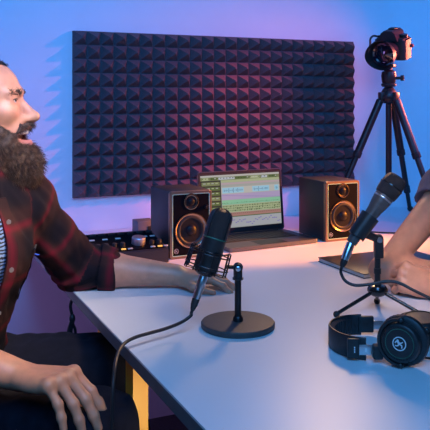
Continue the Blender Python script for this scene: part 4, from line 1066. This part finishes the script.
# ---- the person on the right, leaning on crossed arms
PD = dict(tf=hat(cv(-.95, -.3)), tl=hat(cv(.3, -.95)), chest=c3(.75, 1.85, .92), hips=c3(1.02, 1.94, .585),
          lsh=c3(.75, 1.67, .99), rsh=c3(.655, 2.015, .975), lelb=c3(.72, 1.58, .80), relb=c3(.432, 1.85, .788),
          lhip=c3(1.0, 1.83, .57), rhip=c3(1.0, 2.03, .57), lknee=c3(.60, 1.72, .56), rknee=c3(.60, 2.02, .56), lankle=c3(.66, 1.74, .09), rankle=c3(.66, 2.04, .09))
proot = cam(.98, 1.93, 0)
pr = thing('person', 'person in mauve tee leaning on crossed arms at the right edge', 'person', proot)
fwd3 = hat(cv(-.98, -.2, -.05)); lf = hat(np.cross((0, 0, 1), fwd3)); upv = np.cross(fwd3, lf)
HM2 = Matrix((Vector(fwd3), Vector(lf), Vector(upv))).transposed().to_4x4(); HM2.translation = cam(.765, 1.88, 1.255)
f = Field(); torso(f, PD); f.cone(PD['chest']+up3*.13, npv(HM2 @ Vector((-.030, 0, -.075))), .060, .054, .04); head(f, HM2, False)
rw2 = c3(.66, 1.86, .785); lw2 = npv(cw(437, 288, 1.74))
for a, b in ((PD['lsh'], PD['lelb']), (PD['rsh'], PD['relb'])): upper_arm(f, a, b, -.011)
forearm(f, PD['lelb'], lw2, -.004); forearm(f, PD['relb'], rw2, -.013)
hd_ = hat(npv(cw(396, 274, 1.79))-lw2)
hn = hat(cv(-.12, -.78, .60)); hn = hat(hn-hd_*(hn @ hd_)); hs = hat(np.cross(hd_, hn)); hs = hs if hs[2] > 0 else -hs
hand(f, lw2, hd_, hn, hs, ((.75, .9, .5), (.8, .95, .5), (.85, .95, .5), (.85, .95, .5)), (-.04, 0, .03, .06),
     (((.7, .6, -.5), .040, .0115), ((.8, .1, -.7), .032, .0100), ((.7, -.1, -.8), .024, .0085)), .98)
hand(f, rw2, hat(cv(.95, -.2, .05)), hat(cv(0, -.2, 1)), hat(cv(0, 1, .2)), ((.3, .3, .2),)*4, (-.05, 0, .03, .06),
     (((.7, .6, -.2), .040, .0115), ((.9, .3, -.2), .032, .0100), ((.9, .1, -.2), .024, .0085)), .95)
legs(f, PD, -.016)
V, Q = f.mesh(.0030)
body2, V = mesh_obj('body', V, Q, [SKIN], pr, None, 1)
NV = normals(V, Q); iH2 = HM2.inverted(); L2 = V @ npv(iH2.to_3x3()).T+npv(iH2.translation)
sel = (np.linalg.norm(L2, axis=1) < .2) & (((L2[:, 2] > .03) & (L2[:, 0] < .052)) | ((L2[:, 0] < -.01) & (L2[:, 2] > -.07)))
qs = sel[Q].all(1); ids = np.unique(Q[qs]); mp = -np.ones(len(V), int); mp[ids] = np.arange(len(ids))
mesh_obj('hair', V[ids]+NV[ids]*.012, mp[Q[qs]], HAIR, pr, None, 2)
HB5 = Matrix.Translation(-pr.location) @ HM2
for s_ in (-1, 1):
    e_ = MB().ball((.0735, s_*.033, -.002), .0125, n=16).ball((.0812, s_*.033, -.002), .0058, 1, n=12); bmesh.ops.transform(e_.bm, matrix=HB5, verts=e_.bm.verts[:]); e_.build('eye', [EYE_W, IRIS], pr)
s = Field(); torso(s, PD, .010); s.cone(PD['chest']+up3*.12, PD['chest']+up3*.16, .068, .066, .03)
for sh, el in ((PD['lsh'], PD['lelb']), (PD['rsh'], PD['relb'])):
    dd_ = hat(el-sh); e2_ = sh+(el-sh)*.27; s.cone(sh, e2_+dd_*.03, .064, .060, .03)
s.half(PD['chest']+up3*.155+PD['tf']*.02, hat(up3*.8+PD['tf']*.35), .004); s.half(PD['hips']-up3*.05, (0, 0, -1), .01)
for sh, el in ((PD['lsh'], PD['lelb']), (PD['rsh'], PD['relb'])):
    dd_ = hat(el-sh); e2_ = sh+(el-sh)*.27; s.cone(e2_+dd_*.035, e2_+dd_*.10, .07, .08, .004, 's')
wa = waves(51, .0035, 38); V4, Q4 = s.mesh(.0045, wa); mesh_obj('tee_shirt', V4, Q4, MAUVE, pr, None, 1)
V5, Q5 = trousers(PD, 61); mesh_obj('trousers', V5, Q5, DENIM, pr, None, 1)
shoes(PD, pr)
stool(PD, 'round black stool under the person in the mauve tee')
